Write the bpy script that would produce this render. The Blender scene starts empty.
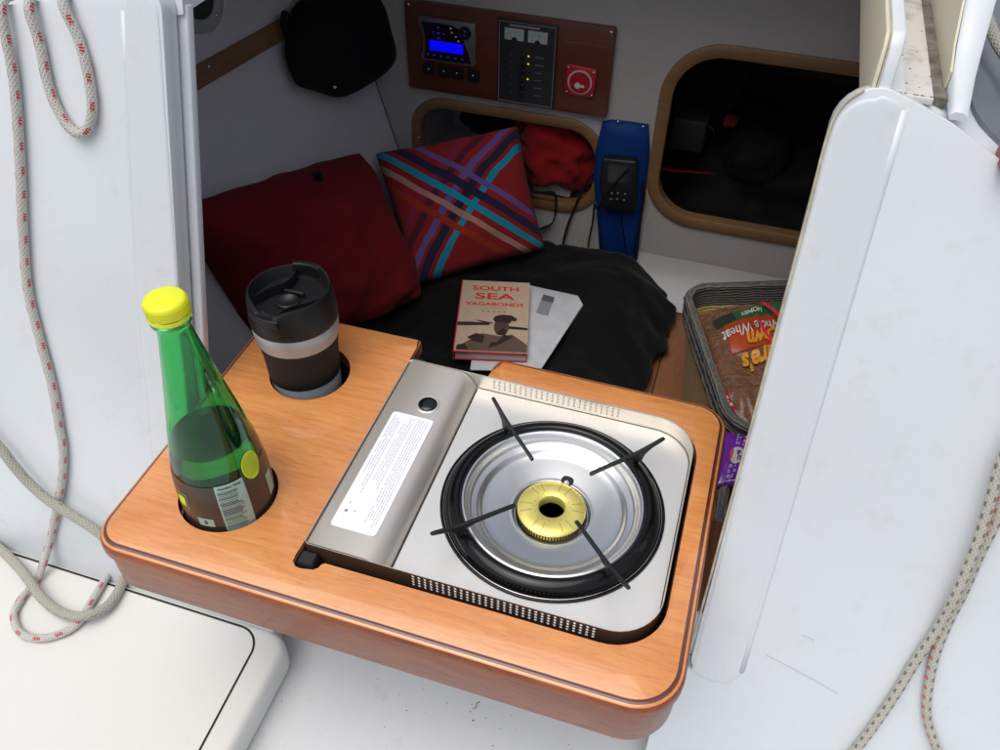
import bpy, bmesh, math, random
from mathutils import Vector, Matrix, noise
random.seed(7)
sc = bpy.context.scene
COL = sc.collection
PI = math.pi

# ------------------------------------------------------------------ camera
FPX = 839.5
YAW, PITCH, ROLL = -.2921, .7674, .0202
CAM = Vector((.5191, -.33222, .68666))
_f = Vector((math.sin(YAW)*math.cos(PITCH), math.cos(YAW)*math.cos(PITCH), -math.sin(PITCH)))
_r = Vector((math.cos(YAW), -math.sin(YAW), 0)); _u = _r.cross(_f)
_c, _s = math.cos(ROLL), math.sin(ROLL)
RR_, UU_ = _c*_r + _s*_u, -_s*_r + _c*_u
cd = bpy.data.cameras.new('camera'); cam = bpy.data.objects.new('camera', cd); COL.objects.link(cam)
cd.sensor_width = 36; cd.lens = 36*FPX/1000; cd.clip_start = .02; cd.clip_end = 500
cam.matrix_world = Matrix(((RR_.x, UU_.x, -_f.x, CAM.x), (RR_.y, UU_.y, -_f.y, CAM.y), (RR_.z, UU_.z, -_f.z, CAM.z), (0, 0, 0, 1)))
sc.camera = cam

def ray(u, v): return RR_*((u-500)/FPX) + UU_*(-(v-375)/FPX) + _f
def atz(u, v, z): d = ray(u, v); return CAM + d*((z-CAM.z)/d.z)
def aty(u, v, y): d = ray(u, v); return CAM + d*((y-CAM.y)/d.y)
def atb(u, v, off=0):      # on the leaning cockpit bulkhead, off = metres in front of it
    d = ray(u, v); n = Vector((0, 1, -.31)); nn = n.length
    t = (.2 - off*nn - n.dot(CAM))/n.dot(d); return CAM + d*t
def atw(u, v, off=0):      # on the hull side inside the cabin
    n = Vector((1, -.1, .27)); d = ray(u, v); t = (-.252 - .12 + off*n.length - n.dot(CAM))/n.dot(d); return CAM + d*t
YM = 1.2                   # main bulkhead

# ------------------------------------------------------------------ materials
class NT:
    def __init__(s, name):
        s.m = bpy.data.materials.new(name); s.m.use_nodes = True
        s.t = s.m.node_tree; s.n = s.t.nodes; s.l = s.t.links
        s.b = s.n['Principled BSDF']
    def new(s, typ, **k):
        n = s.n.new(typ)
        for a, b in k.items(): setattr(n, a, b)
        return n
    def put(s, sock, v):
        if isinstance(v, (int, float)): sock.default_value = v
        elif isinstance(v, (tuple, list)):
            sock.default_value = tuple(v) + (1,) if (len(v) == 3 and sock.type == 'RGBA') else v
        else: s.l.new(v, sock)
    def M(s, op, a, b=0., c=None):
        n = s.new('ShaderNodeMath', operation=op); s.put(n.inputs[0], a); s.put(n.inputs[1], b)
        if c is not None: s.put(n.inputs[2], c)
        return n.outputs[0]
    def mix(s, f, a, b):
        n = s.new('ShaderNodeMix', data_type='RGBA'); s.put(n.inputs[0], f); s.put(n.inputs[6], a); s.put(n.inputs[7], b); return n.outputs[2]
    def coord(s, kind='Object'):
        return s.new('ShaderNodeTexCoord').outputs[kind]
    def mapping(s, vec, scale=(1, 1, 1), rot=(0, 0, 0), loc=(0, 0, 0)):
        n = s.new('ShaderNodeMapping'); s.l.new(vec, n.inputs[0]); n.inputs['Scale'].default_value = scale
        n.inputs['Rotation'].default_value = rot; n.inputs['Location'].default_value = loc; return n.outputs[0]
    def noise(s, vec, scale=5., detail=4., rough=.55, dist=0.):
        n = s.new('ShaderNodeTexNoise'); s.l.new(vec, n.inputs['Vector']); n.inputs['Scale'].default_value = scale
        n.inputs['Detail'].default_value = detail; n.inputs['Roughness'].default_value = rough; n.inputs['Distortion'].default_value = dist
        return n.outputs['Fac']
    def ramp(s, f, stops):
        n = s.new('ShaderNodeValToRGB'); s.l.new(f, n.inputs[0]); e = n.color_ramp.elements
        while len(e) < len(stops): e.new(.5)
        for i, (p, c) in enumerate(stops):
            e[i].position = p; e[i].color = tuple(c) + (1,) if len(c) == 3 else c
        return n.outputs[0]
    def bump(s, h, strength=.3, dist=.001):
        n = s.new('ShaderNodeBump'); s.l.new(h, n.inputs['Height']); n.inputs['Strength'].default_value = strength
        n.inputs['Distance'].default_value = dist; s.l.new(n.outputs[0], s.b.inputs['Normal'])
    def set(s, **k):
        for a, v in k.items(): s.put(s.b.inputs[a.replace('_', ' ')], v)
        return s

def plain(name, col, rough=.5, metal=0., var=.06, nscale=40., bump=0., bscale=200., bdist=.0005, **k):
    t = NT(name); c = t.coord()
    f = t.noise(c, nscale, 5)
    lo = tuple(x*(1-var) for x in col); hi = tuple(min(1, x*(1+var)) for x in col)
    t.set(Base_Color=t.ramp(f, [(.3, lo), (.7, hi)]), Roughness=rough, Metallic=metal)
    if bump: t.bump(t.noise(c, bscale, 3), bump, bdist)
    for a, v in k.items(): t.put(t.b.inputs[a.replace('_', ' ')], v)
    return t.m

def wood(name, c1, c2, c3, scale=1., rough=.35, coat=.0, axis=0, rot=0.):
    t = NT(name); c = t.coord()
    sv = [1.6, 1.6, 1.6]; sv[axis] = .16
    v = t.mapping(c, tuple(x*scale for x in sv), rot=(0, 0, rot))
    big = t.noise(t.mapping(c, tuple(x*scale*(.9 if k == axis else .5)*(3 if k == axis else 1) for k, x in enumerate(sv)), rot=(0, 0, rot)), 9, 4, .6, 1.2)
    mid = t.noise(v, 95, 6, .62, 1.0)
    sf = [90, 90, 90]; sf[axis] = 11
    fine = t.noise(t.mapping(c, tuple(x*scale for x in sf), rot=(0, 0, rot)), 9, 2, .5)
    a = t.mix(t.ramp(big, [(.30, (0, 0, 0)), (.70, (1, 1, 1))]), c1, c2)
    b = t.mix(t.ramp(mid, [(.40, (0, 0, 0)), (.70, (.62, .62, .62))]), a, c3)
    d = t.mix(t.ramp(fine, [(.56, (0, 0, 0)), (.74, (.30, .30, .30))]), b, tuple(x*.62 for x in c3))
    t.set(Base_Color=d, Roughness=t.M('ADD', rough-.04, t.M('MULTIPLY', mid, .08)), Coat_Weight=coat, Coat_Roughness=.035)
    t.bump(fine, .06, .0003)
    return t.m

def gelcoat(name, col, rough=.28, dirt=.25, dcol=(.42, .38, .30), dpos=.62):
    t = NT(name); c = t.coord()
    n1 = t.noise(c, 3.2, 5, .6); n2 = t.noise(c, 26, 6, .7); n3 = t.noise(t.mapping(c, (1, 1, .12)), 60, 3, .6)
    base = t.mix(t.ramp(n1, [(.3, (0, 0, 0)), (.7, (1, 1, 1))]), tuple(x*.965 for x in col), col)
    f = t.M('MULTIPLY', t.ramp(n2, [(dpos, (0, 0, 0)), (dpos+.16, (1, 1, 1))]), dirt)
    f2 = t.M('MULTIPLY', t.ramp(n3, [(.62, (0, 0, 0)), (.8, (1, 1, 1))]), dirt*.45)
    t.set(Base_Color=t.mix(f2, t.mix(f, base, dcol), dcol), Roughness=t.M('ADD', rough, t.M('MULTIPLY', n2, .12)), Coat_Weight=.25, Coat_Roughness=.2)
    t.bump(t.noise(c, 7, 3), .12, .004)
    return t.m

def cloth(name, col, col2=None, weave=900., bump=.5, sheen=.2, rough=.95):
    t = NT(name); c = t.coord()
    f = t.noise(c, 9, 5, .6); w = t.noise(c, weave, 2, .5)
    col2 = col2 or tuple(x*.7 for x in col)
    cc = t.mix(f, col2, col)
    cc = t.mix(t.M('MULTIPLY', t.ramp(w, [(.4, (0, 0, 0)), (.6, (1, 1, 1))]), .25), cc, tuple(x*.6 for x in col))
    t.set(Base_Color=cc, Roughness=rough, Sheen_Weight=sheen, Specular_IOR_Level=.2)
    t.bump(w, bump, .0006)
    return t.m

def rope_mat(name, col, flecks, braid=.011):
    """flecks: list of (colour, period, u centre, u half width, duty, phase)"""
    t = NT(name); uv = t.new('ShaderNodeUVMap').outputs[0]
    sp = t.new('ShaderNodeSeparateXYZ'); t.l.new(uv, sp.inputs[0]); u, v = sp.outputs[0], sp.outputs[1]
    k = 2*PI/braid*1.9
    a = t.M('SINE', t.M('ADD', t.M('MULTIPLY', u, 2*PI*8), t.M('MULTIPLY', v, k)))
    b = t.M('SINE', t.M('SUBTRACT', t.M('MULTIPLY', u, 2*PI*8), t.M('MULTIPLY', v, k)))
    h = t.M('MAXIMUM', a, b)
    c = t.mix(t.M('MULTIPLY', t.M('SUBTRACT', 1., h), .32), col, tuple(x*.55 for x in col))
    c = t.mix(t.M('MULTIPLY', t.noise(t.coord(), 30, 5, .7), .35), c, tuple(x*.6 for x in col))
    for fc, per, uc, uw, duty, ph in flecks:
        fv = t.M('FRACT', t.M('ADD', t.M('DIVIDE', v, per), ph))
        inv = t.M('LESS_THAN', fv, duty)
        du = t.M('ABSOLUTE', t.M('SUBTRACT', t.M('FRACT', t.M('SUBTRACT', u, uc-.5)), .5))
        inu = t.M('LESS_THAN', du, uw)
        st = t.M('LESS_THAN', t.M('FRACT', t.M('ADD', t.M('DIVIDE', t.M('MULTIPLY', fv, 3.), duty), t.M('MULTIPLY', u, 4.))), .72)
        c = t.mix(t.M('MULTIPLY', t.M('MULTIPLY', inv, inu), st), c, fc)
    t.set(Base_Color=c, Roughness=.85, Sheen_Weight=.2)
    t.bump(h, .6, .0007)
    return t.m

WHITE = gelcoat('gelcoat_white', (.68, .72, .745), .3, .24, (.46, .45, .41), .57)
WHITE2 = gelcoat('gelcoat_bench', (.70, .70, .66), .38, .10)
DECKM = gelcoat('gelcoat_deck', (.70, .715, .73), .4, .30, (.36, .33, .28), .60)
DIRTY = gelcoat('gelcoat_dirty', (.62, .60, .56), .5, .75, (.30, .27, .22), .5)
CREAM = gelcoat('gelcoat_cream', (.66, .60, .45), .45, .35, (.40, .33, .18))
SEAL = plain('sealant_edge', (.50, .45, .34), .6, var=.3, nscale=60)
SLOT = plain('slot_grey', (.30, .32, .33), .6, var=.3, nscale=50)
NONSKID = plain('grey_nonskid', (.16, .18, .20), .7, bump=.6, bscale=500)
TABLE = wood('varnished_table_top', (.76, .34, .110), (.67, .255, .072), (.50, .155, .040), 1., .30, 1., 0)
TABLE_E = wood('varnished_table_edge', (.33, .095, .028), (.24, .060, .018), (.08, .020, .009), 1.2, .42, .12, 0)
GROOVE = plain('dark_bead_line', (.13, .035, .018), .3, Coat_Weight=.6)
TEAK = wood('teak_trim', (.27, .15, .068), (.22, .115, .05), (.15, .075, .03), 1.3, .5, 0, 0)
TEAKY = wood('teak_batten', (.27, .15, .07), (.22, .115, .05), (.15, .075, .03), 1.3, .5, 0, 1)
MAHOG = wood('mahogany_board', (.14, .040, .022), (.12, .032, .018), (.085, .022, .012), 1., .35, .2, 0)
SOLE = wood('wooden_sole', (.30, .13, .06), (.25, .10, .045), (.18, .07, .03), 1., .4, .2, 1)
BLACKP = plain('black_plastic', (.012, .012, .013), .4)
BLACKM = plain('matte_black', (.01, .01, .01), .7)
ENAMEL = plain('black_enamel', (.004, .004, .004), .10, Specular_IOR_Level=.35)
IRON = plain('black_cast_support', (.022, .021, .020), .45, .4)
def steel(name, col, rough, aniso_axis=0, s=1., met=1.):
    t = NT(name); c = t.coord()
    sc_ = [30, 30, 30]; sc_[aniso_axis] = .6
    f = t.noise(t.mapping(c, tuple(sc_)), 40*s, 3, .6); g = t.noise(c, 6, 3)
    t.set(Base_Color=t.mix(g, tuple(x*.92 for x in col), col), Metallic=met, Roughness=t.M('ADD', rough-.06, t.M('MULTIPLY', f, .14)))
    t.bump(f, .06, .0002); return t.m
CHAMP = steel('champagne_metal', (.80, .74, .66), .36, 1, met=.7)
PLATE = plain('satin_white_steel', (.88, .865, .81), .36, .65, var=.03, nscale=8, bump=.04, bscale=60)
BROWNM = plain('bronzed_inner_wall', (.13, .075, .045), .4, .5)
def pan_mat():
    t = NT('spun_steel'); c = t.coord()
    sp = t.new('ShaderNodeSeparateXYZ'); t.l.new(c, sp.inputs[0])
    r = t.M('SQRT', t.M('ADD', t.M('POWER', sp.outputs[0], 2.), t.M('POWER', sp.outputs[1], 2.)))
    w = t.M('SINE', t.M('MULTIPLY', r, 9000.))
    t.set(Base_Color=(.76, .755, .74), Metallic=1., Roughness=.33)
    t.bump(w, .03, .0001); return t.m
PAN = pan_mat()
BRASS = plain('brass', (.90, .78, .22), .33, .6, var=.08, nscale=60)
CHROME = plain('chrome', (.7, .7, .72), .15, 1.)
STEELB = steel('brushed_steel', (.46, .49, .52), .40, 2, met=.4)
RUBBER = plain('dark_rubber', (.009, .009, .009), .75, bump=.15, bscale=700)
LIDM = plain('lid_plastic', (.007, .0075, .0085), .45, bump=.12, bscale=900, Specular_IOR_Level=.4)
PAPER = plain('white_sticker', (.86, .87, .90), .5, var=.01)
INK = plain('grey_ink', (.30, .30, .32), .7)
INKD = plain('dark_ink', (.06, .06, .07), .7)
YEL = plain('yellow_cap', (.80, .82, .02), .35, var=.02, Subsurface_Weight=.1, Subsurface_Radius=(.005, .005, .001))
YELD = plain('yellow_dot', (.72, .85, .02), .45)
LABB = plain('dark_label', (.060, .042, .034), .3, var=.2, nscale=20, Transmission_Weight=.25)
PALEG = plain('pale_label_print', (.34, .50, .44), .4)
BLANK = cloth('black_blanket', (.0055, .0052, .006), (.003, .003, .0035), 700, .4, .05)
BAGM = cloth('black_bag', (.008, .008, .010), (.004, .004, .005), 1100, .3, .02, .8)
REDP = cloth('dark_red_canvas', (.20, .010, .014), (.15, .007, .010), 700, .3, .02)
REDB = cloth('red_fabric', (.38, .012, .015), (.20, .006, .01), 500, .3, .1)
BLUEP = cloth('blue_vinyl', (.004, .045, .23), (.003, .033, .16), 1200, .15, 0, .6)
LINER = NT('textured_cabin_liner')
_c0 = LINER.coord(); _w = LINER.noise(_c0, 480, 2, .5)
LINER.set(Base_Color=LINER.mix(LINER.noise(_c0, 3, 3), (.45, .435, .41), (.51, .495, .47)), Roughness=.75); LINER.bump(_w, 1., .0022); LINER = LINER.m
LINSM = plain('smooth_liner', (.50, .51, .51), .55, var=.05, nscale=6, bump=.2, bscale=12, bdist=.01)
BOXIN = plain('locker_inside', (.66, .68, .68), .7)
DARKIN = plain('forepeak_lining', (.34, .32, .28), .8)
HATCHM = plain('headlining', (.55, .56, .56), .7)

# ------------------------------------------------------------------ object helpers
def link(o, parent=None):
    COL.objects.link(o)
    if parent is not None: o.parent = parent; o.matrix_parent_inverse = parent.matrix_world.inverted()
    return o
def tag(o, label=None, cat=None, group=None, kind=None):
    if label: o['label'] = label
    if cat: o['category'] = cat
    if group: o['group'] = group
    if kind: o['kind'] = kind
    return o
def thing(name, loc, label, cat, group=None):
    e = bpy.data.objects.new(name, None); e.location = loc; e.empty_display_size = .02
    COL.objects.link(e); e.matrix_world = Matrix.Translation(Vector(loc)); return tag(e, label, cat, group)
def obj(name, vf, mat, parent=None, smooth=False, uvs=None, bevel=0, angle=35, seg=2):
    """vf = (verts, faces) in world space; a mesh object whose origin sits at its parent or at its centre base"""
    V, Fc = vf
    V = [Vector(v) for v in V]
    if parent is not None: org = parent.matrix_world.translation.copy()
    else:
        xs = [v.x for v in V]; ys = [v.y for v in V]; zs = [v.z for v in V]
        org = Vector(((min(xs)+max(xs))/2, (min(ys)+max(ys))/2, min(zs)))
    me = bpy.data.meshes.new(name); me.from_pydata([v-org for v in V], [], Fc); me.update()
    if uvs:
        l = me.uv_layers.new(name='UVMap')
        for lp in me.loops: l.data[lp.index].uv = uvs[lp.vertex_index] if not callable(uvs) else uvs(V[lp.vertex_index])
    bm = bmesh.new(); bm.from_mesh(me)
    bmesh.ops.recalc_face_normals(bm, faces=bm.faces)
    if bevel:
        es = [e for e in bm.edges if len(e.link_faces) == 2 and e.calc_face_angle(0) > math.radians(angle)]
        bmesh.ops.bevel(bm, geom=es, offset=bevel, segments=seg, affect='EDGES', profile=.5, clamp_overlap=True)
        smooth = smooth or 'a'
    bm.to_mesh(me); bm.free()
    if smooth:
        for p in me.polygons: p.use_smooth = True
        if smooth == 'a':
            me.set_sharp_from_angle(angle=math.radians(50))
    if isinstance(mat, (list, tuple)):
        for m in mat: me.materials.append(m)
    else: me.materials.append(mat)
    o = bpy.data.objects.new(name, me); COL.objects.link(o); o.location = org
    if parent is not None:
        o.parent = parent; o.location = (0, 0, 0)
    return o
def sub(name, vf, mat, part, **k):
    """a mesh under a part (the part's own origin equals its thing's origin)"""
    pw = Vector((0, 0, 0)); q = part
    while q is not None: pw += q.location; q = q.parent
    V, Fc = vf; org = pw
    o = obj(name, vf, mat, None, **k)
    d = o.location.copy() - org
    for v in o.data.vertices: v.co += d
    o.parent = part; o.location = (0, 0, 0); return o
def join(*vfs):
    V, Fc = [], []
    for v, f in vfs:
        n = len(V); V += [Vector(x) for x in v]; Fc += [tuple(i+n for i in q) for q in f]
    return V, Fc
def box(x0, x1, y0, y1, z0, z1):
    V = [(x, y, z) for z in (z0, z1) for y in (y0, y1) for x in (x0, x1)]
    return V, [(0, 2, 3, 1), (4, 5, 7, 6), (0, 1, 5, 4), (2, 6, 7, 3), (0, 4, 6, 2), (1, 3, 7, 5)]
def xf(vf, M): return [M @ Vector(v) for v in vf[0]], vf[1]
def lathe(prof, c, n=64, closed=False, cap=True):
    V, Fc = [], []; m = len(prof)
    for i in range(n):
        a = 2*PI*i/n
        for r, z in prof: V.append((c[0]+r*math.cos(a), c[1]+r*math.sin(a), c[2]+z))
    for i in range(n):
        j = (i+1) % n
        for k in range(m-1 if not closed else m):
            k2 = (k+1) % m
            Fc.append((i*m+k, j*m+k, j*m+k2, i*m+k2))
    if not closed:
        if cap and prof[0][0] > 1e-6: Fc.append(tuple(i*m for i in range(n))[::-1])
        if prof[-1][0] > 1e-6: Fc.append(tuple(i*m+m-1 for i in range(n)))
    V2, F2 = V, Fc
    return weld(V2, F2)
def weld(V, F):
    key = {}; mp = []; out = []
    for v in V:
        k = tuple(round(c, 7) for c in v)
        if k not in key: key[k] = len(out); out.append(v)
        mp.append(key[k])
    FF = []
    for f in F:
        g = []
        for i in f:
            i = mp[i]
            if not g or g[-1] != i: g.append(i)
        if len(g) > 1 and g[0] == g[-1]: g.pop()
        if len(g) >= 3 and len(set(g)) == len(g): FF.append(tuple(g))
    return out, FF
def spline(pts, n=8, closed=False):
    P = [Vector(p) for p in pts]; out = []
    if not closed: P = [P[0]*2-P[1]] + P + [P[-1]*2-P[-2]]
    for i in range(1, len(P)-2):
        a, b, c, d = P[i-1:i+3]
        for k in range(n):
            t = k/n
            out.append(.5*((2*b)+(c-a)*t+(2*a-5*b+4*c-d)*t*t+(3*b-a-3*c+d)*t**3))
    out.append(P[-2]); return out
def tube(pts, r, n=12, cap=True, sq=1.):
    """tube with UVs: u around, v metres along; r a number or function of 0..1"""
    V, Fc, U = [], [], []; N = len(pts); L = 0; nrm = None
    for i, p in enumerate(pts):
        t = (pts[min(i+1, N-1)] - pts[max(i-1, 0)]).normalized()
        if nrm is None:
            nrm = t.cross(Vector((0, 0, 1)));
            if nrm.length < .1: nrm = t.cross(Vector((0, 1, 0)))
            nrm.normalize()
        nrm = (nrm - t*nrm.dot(t)).normalized(); bn = t.cross(nrm)
        if i: L += (p-pts[i-1]).length
        rr = r(i/(N-1)) if callable(r) else r
        for k in range(n+1):
            a = 2*PI*k/n; V.append(p + nrm*(rr*math.cos(a)) + bn*(rr*sq*math.sin(a))); U.append((k/n, L))
    m = n+1
    for i in range(N-1):
        for k in range(n): Fc.append((i*m+k, i*m+k+1, (i+1)*m+k+1, (i+1)*m+k))
    if cap: Fc.append(tuple(range(n))); Fc.append(tuple((N-1)*m+k for k in range(n))[::-1])
    return V, Fc, U
def loop_rr(x0, x1, y0, y1, r, n=8):
    """rounded rectangle, r = (front-left, front-right, far-right, far-left)"""
    if isinstance(r, (int, float)): r = (r,)*4
    out = []
    for (cx, cy, a0), q in zip(((x0+r[0], y0+r[0], PI), (x1-r[1], y0+r[1], 1.5*PI), (x1-r[2], y1-r[2], 0), (x0+r[3], y1-r[3], .5*PI)), r):
        for i in range(n+1):
            a = a0+.5*PI*i/n; out.append((cx+q*math.cos(a), cy+q*math.sin(a)))
    return out
def inset(P, ds):
    """inset a CCW polygon; ds = list or number"""
    N = len(P); out = []
    for i in range(N):
        a, b, c = Vector(P[i-1]), Vector(P[i]), Vector(P[(i+1) % N])
        e1 = (b-a); e2 = (c-b)
        if e1.length < 1e-9: e1 = e2
        if e2.length < 1e-9: e2 = e1
        e1 = e1.normalized(); e2 = e2.normalized()
        n1 = Vector((-e1.y, e1.x)); n2 = Vector((-e2.y, e2.x)); n = (n1+n2)
        if n.length < 1e-6: n = n1
        n.normalize(); k = 1/max(.5, n.dot(n1)); d = ds[i] if isinstance(ds, list) else ds
        out.append(tuple(b + n*(d*k)))
    return out
def dedupe(P):
    out = []
    for p in P:
        if not out or (Vector(p)-Vector(out[-1])).length > 2e-5: out.append(tuple(p))
    if (Vector(out[0])-Vector(out[-1])).length < 2e-5: out.pop()
    return out
def fill(loops, fn):
    """triangulate outer loop + holes (2-D); fn maps (a, b) -> 3-D"""
    bm = bmesh.new()
    for lp in loops:
        vs = [bm.verts.new((p[0], p[1], 0)) for p in lp]
        for i in range(len(vs)): bm.edges.new((vs[i], vs[(i+1) % len(vs)]))
    bmesh.ops.triangle_fill(bm, use_beauty=True, use_dissolve=False, edges=bm.edges[:])
    bm.verts.index_update()
    V = [fn(v.co.x, v.co.y) for v in bm.verts]; Fc = [tuple(v.index for v in f.verts) for f in bm.faces]
    bm.free(); return V, Fc
def slab(loops, fn0, fn1):
    """closed slab between two mappings of the same 2-D region"""
    V0, F0 = fill(loops, fn0); V1, F1 = fill(loops, fn1); n = len(V0)
    V = V0+V1; Fc = [f[::-1] for f in F0] + [tuple(i+n for i in f) for f in F1]
    k = 0
    for lp in loops:
        m = len(lp)
        for i in range(m): j = (i+1) % m; Fc.append((k+i, k+j, n+k+j, n+k+i))
        k += m
    return V, Fc
def stack(loops3, cap0=True, cap1=True, closed=False):
    """loft through equal-length closed 3-D loops"""
    V = [p for l in loops3 for p in l]; n = len(loops3[0]); m = len(loops3); Fc = []
    for j in range(m if closed else m-1):
        j2 = (j+1) % m
        for i in range(n):
            k = (i+1) % n; Fc.append((j*n+i, j*n+k, j2*n+k, j2*n+i))
    if not closed:
        if cap0: Fc.append(tuple(range(n))[::-1])
        if cap1: Fc.append(tuple((m-1)*n+i for i in range(n)))
    return V, Fc
def grid(fn, nu, nv, uv=False):
    V = [fn(i/nu, j/nv) for j in range(nv+1) for i in range(nu+1)]
    Fc = [(j*(nu+1)+i, j*(nu+1)+i+1, (j+1)*(nu+1)+i+1, (j+1)*(nu+1)+i) for j in range(nv) for i in range(nu)]
    U = [(i/nu, j/nv) for j in range(nv+1) for i in range(nu+1)]
    return (V, Fc, U) if uv else (V, Fc)
def text(s, size, org, xd, yd, align='CENTER', depth=.0002, bold=0., stretch=1., spacing=1.):
    c = bpy.data.curves.new('t', 'FONT'); c.body = s; c.size = size; c.align_x = align; c.align_y = 'CENTER'
    c.offset = bold*size; c.space_character = spacing; c.resolution_u = 3
    o = bpy.data.objects.new('t', c); COL.objects.link(o)
    dg = bpy.context.evaluated_depsgraph_get(); me = bpy.data.meshes.new_from_object(o.evaluated_get(dg))
    xd = Vector(xd).normalized(); yd = Vector(yd).normalized(); zd = xd.cross(yd); org = Vector(org)
    V = [org + xd*(v.co.x*stretch) + yd*v.co.y + zd*depth for v in me.vertices]; Fc = [tuple(p.vertices) for p in me.polygons]
    bpy.data.objects.remove(o); bpy.data.meshes.remove(me); bpy.data.curves.remove(c)
    return V, Fc
def disc(c, r, nrm, n=20, h=.0):
    nrm = Vector(nrm).normalized(); a = nrm.orthogonal().normalized(); b = nrm.cross(a); c = Vector(c)
    V = [c+(a*math.cos(2*PI*i/n)+b*math.sin(2*PI*i/n))*r for i in range(n)]
    if not h: return V, [tuple(range(n))]
    V2 = [v+nrm*h for v in V]
    return V+V2, [tuple(range(n))[::-1], tuple(range(n, 2*n))] + [(i, (i+1) % n, n+(i+1) % n, n+i) for i in range(n)]
def dome(c, r, nrm, h, n=16, m=4):
    nrm = Vector(nrm).normalized(); a = nrm.orthogonal().normalized(); b = nrm.cross(a); c = Vector(c); L = []
    for k in range(m):
        t = k/m*PI/2
        L.append([c+(a*math.cos(2*PI*i/n)+b*math.sin(2*PI*i/n))*(r*math.cos(t))+nrm*(h*math.sin(t)) for i in range(n)])
    return stack(L)
def fbm(p, s, o=3): return noise.fractal(Vector(p)*s, 1., 2., o)

# ================================================================== COCKPIT SIDE
LEAN = .31
NB = Vector((0, -1, LEAN)).normalized()        # outward normal of the bulkhead (towards the cockpit)
def B(x, z, off=0): return Vector((x, .2+LEAN*z, z)) + NB*off
FLOOR = -.35

def arc(cx, cz, r, a0, a1, n=8): return [(cx+r*math.cos(math.radians(a0+(a1-a0)*i/n)), cz+r*math.sin(math.radians(a0+(a1-a0)*i/n))) for i in range(n+1)]
def top_right(x):
    pts = [(.5, .41), (.61, .411), (.634, .406), (.67, .393), (.709, .374), (.8, .325), (1., .20), (1.3, -.0)]
    for a, b in zip(pts, pts[1:]):
        if a[0] <= x <= b[0]: return a[1]+(b[1]-a[1])*(x-a[0])/(b[0]-a[0])
    return pts[-1][1]
def top_left(x): return .411 - .20*max(0, -x)
XL, XR, ZB = .002, .592, -.17
bulk = thing('cockpit_bulkhead', B(.3, -.35), 'white fibreglass bulkhead with the open companionway, facing the cockpit', 'bulkhead')
out = [(-1.6, FLOOR-.02), (.090, FLOOR-.02), (.090, -.215), (.574, -.215), (.574, FLOOR-.02), (1.35, FLOOR-.02), (1.35, -.05)]
out += [(x, top_right(x)) for x in (1.2, 1.0, .88, .8, .75, .709, .67, .645)]
out += arc(.616, .380, .030, 80, 180, 7)
out += [(.590, .12)] + arc(.610, ZB+.013, .015, 180, 270, 4)
out += [(-.0185, ZB+.012), (-.0145, 0.)]
out += arc(-.028, .388, .022, 0, 100, 6)
out += [(x, top_left(x)) for x in (-.05, -.16, -.3, -.6, -1.0, -1.6)]
out = dedupe(out)
obj('panel', slab([out], lambda a, b: B(a, b, 0), lambda a, b: B(a, b, -.022)), [WHITE], bulk, bevel=.0022, angle=40)
def band(pts, hgt, name='moulding', m=WHITE):
    P = dedupe(pts)
    A = sum((P[i-1][0]*P[i][1]-P[i][0]*P[i-1][1]) for i in range(len(P)))
    if A < 0: P = P[::-1]
    L = [[B(x, z, .0004) for x, z in P]]
    for d, h in ((.0004, hgt*.4), (.0012, hgt*.75), (.0025, hgt*.95), (.0045, hgt)):
        L.append([B(x, z, h) for x, z in inset(P, d)])
    V = [p for l in L for p in l]; n = len(P); Fc = []
    for j in range(len(L)-1):
        for i in range(n): k = (i+1) % n; Fc.append((j*n+i, j*n+k, (j+1)*n+k, (j+1)*n+i))
    V1, F1 = fill([inset(P, .0045)], lambda a, b: B(a, b, hgt)); 
    return obj(name, weld(*join((V, Fc), (V1, F1), (L[0], [tuple(range(n))[::-1]]))), m, bulk, smooth='a')
# raised flanges each side of the opening
rb = [(.6475, ZB+.01), (.641, .12), (.634, .398)] + [(.628, .403), (.616, .405)] + arc(.614, .377, .0255, 95, 180, 7) + [(.5925, .12)] + [(.5985, ZB-.001), (.606, ZB-.006), (.625, ZB-.009), (.640, ZB-.004)]
band(rb, .0014)
V, Fc, U = tube(spline([B(.6475, ZB+.014, -.0014), B(.641, .12, -.0014), B(.634, .397, -.0014)], 6), .0040, 10, True, .8); obj('bead', (V, Fc), WHITE, bulk, smooth=True)
lb = [(-.067, ZB), (-.064, .12), (-.0475, .38), (-.044, .405), (-.030, .407)] + arc(-.0335, .384, .0235, 85, 0, 6) + [(-.0125, .12), (-.0190, ZB)]
band(lb, .0014)
V, Fc, U = tube(spline([B(-.067, ZB, -.0016), B(-.064, .12, -.0016), B(-.0475, .385, -.0016)], 6), .0036, 10, True, .8); obj('bead', (V, Fc), WHITE, bulk, smooth=True)
# washboard channels: two parallel strips down the inside of each side
def strip(x0t, x1t, x0b, x1b, y0, y1, m, name):
    L = []
    for z in (ZB+.01, .395):
        t = (z-ZB)/(.395-ZB); a = x0b+(x0t-x0b)*t; b = x1b+(x1t-x1b)*t
        L.append([B(a, z, -y0), B(b, z, -y0), B(b, z, -y1), B(a, z, -y1)])
    return obj(name, stack(L), m, bulk, bevel=.0022, angle=30)
strip(-.030, -.0085, -.036, -.0165, .0225, .0262, SLOT, 'washboard_slot')
strip(-.030, .0015, -.036, -.0085, .0265, .0385, WHITE, 'inner_strip')
strip(.593, .640, .598, .640, .0225, .0262, SLOT, 'washboard_slot')
strip(.593, .640, .597, .640, .0265, .0385, WHITE, 'inner_strip')
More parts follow.
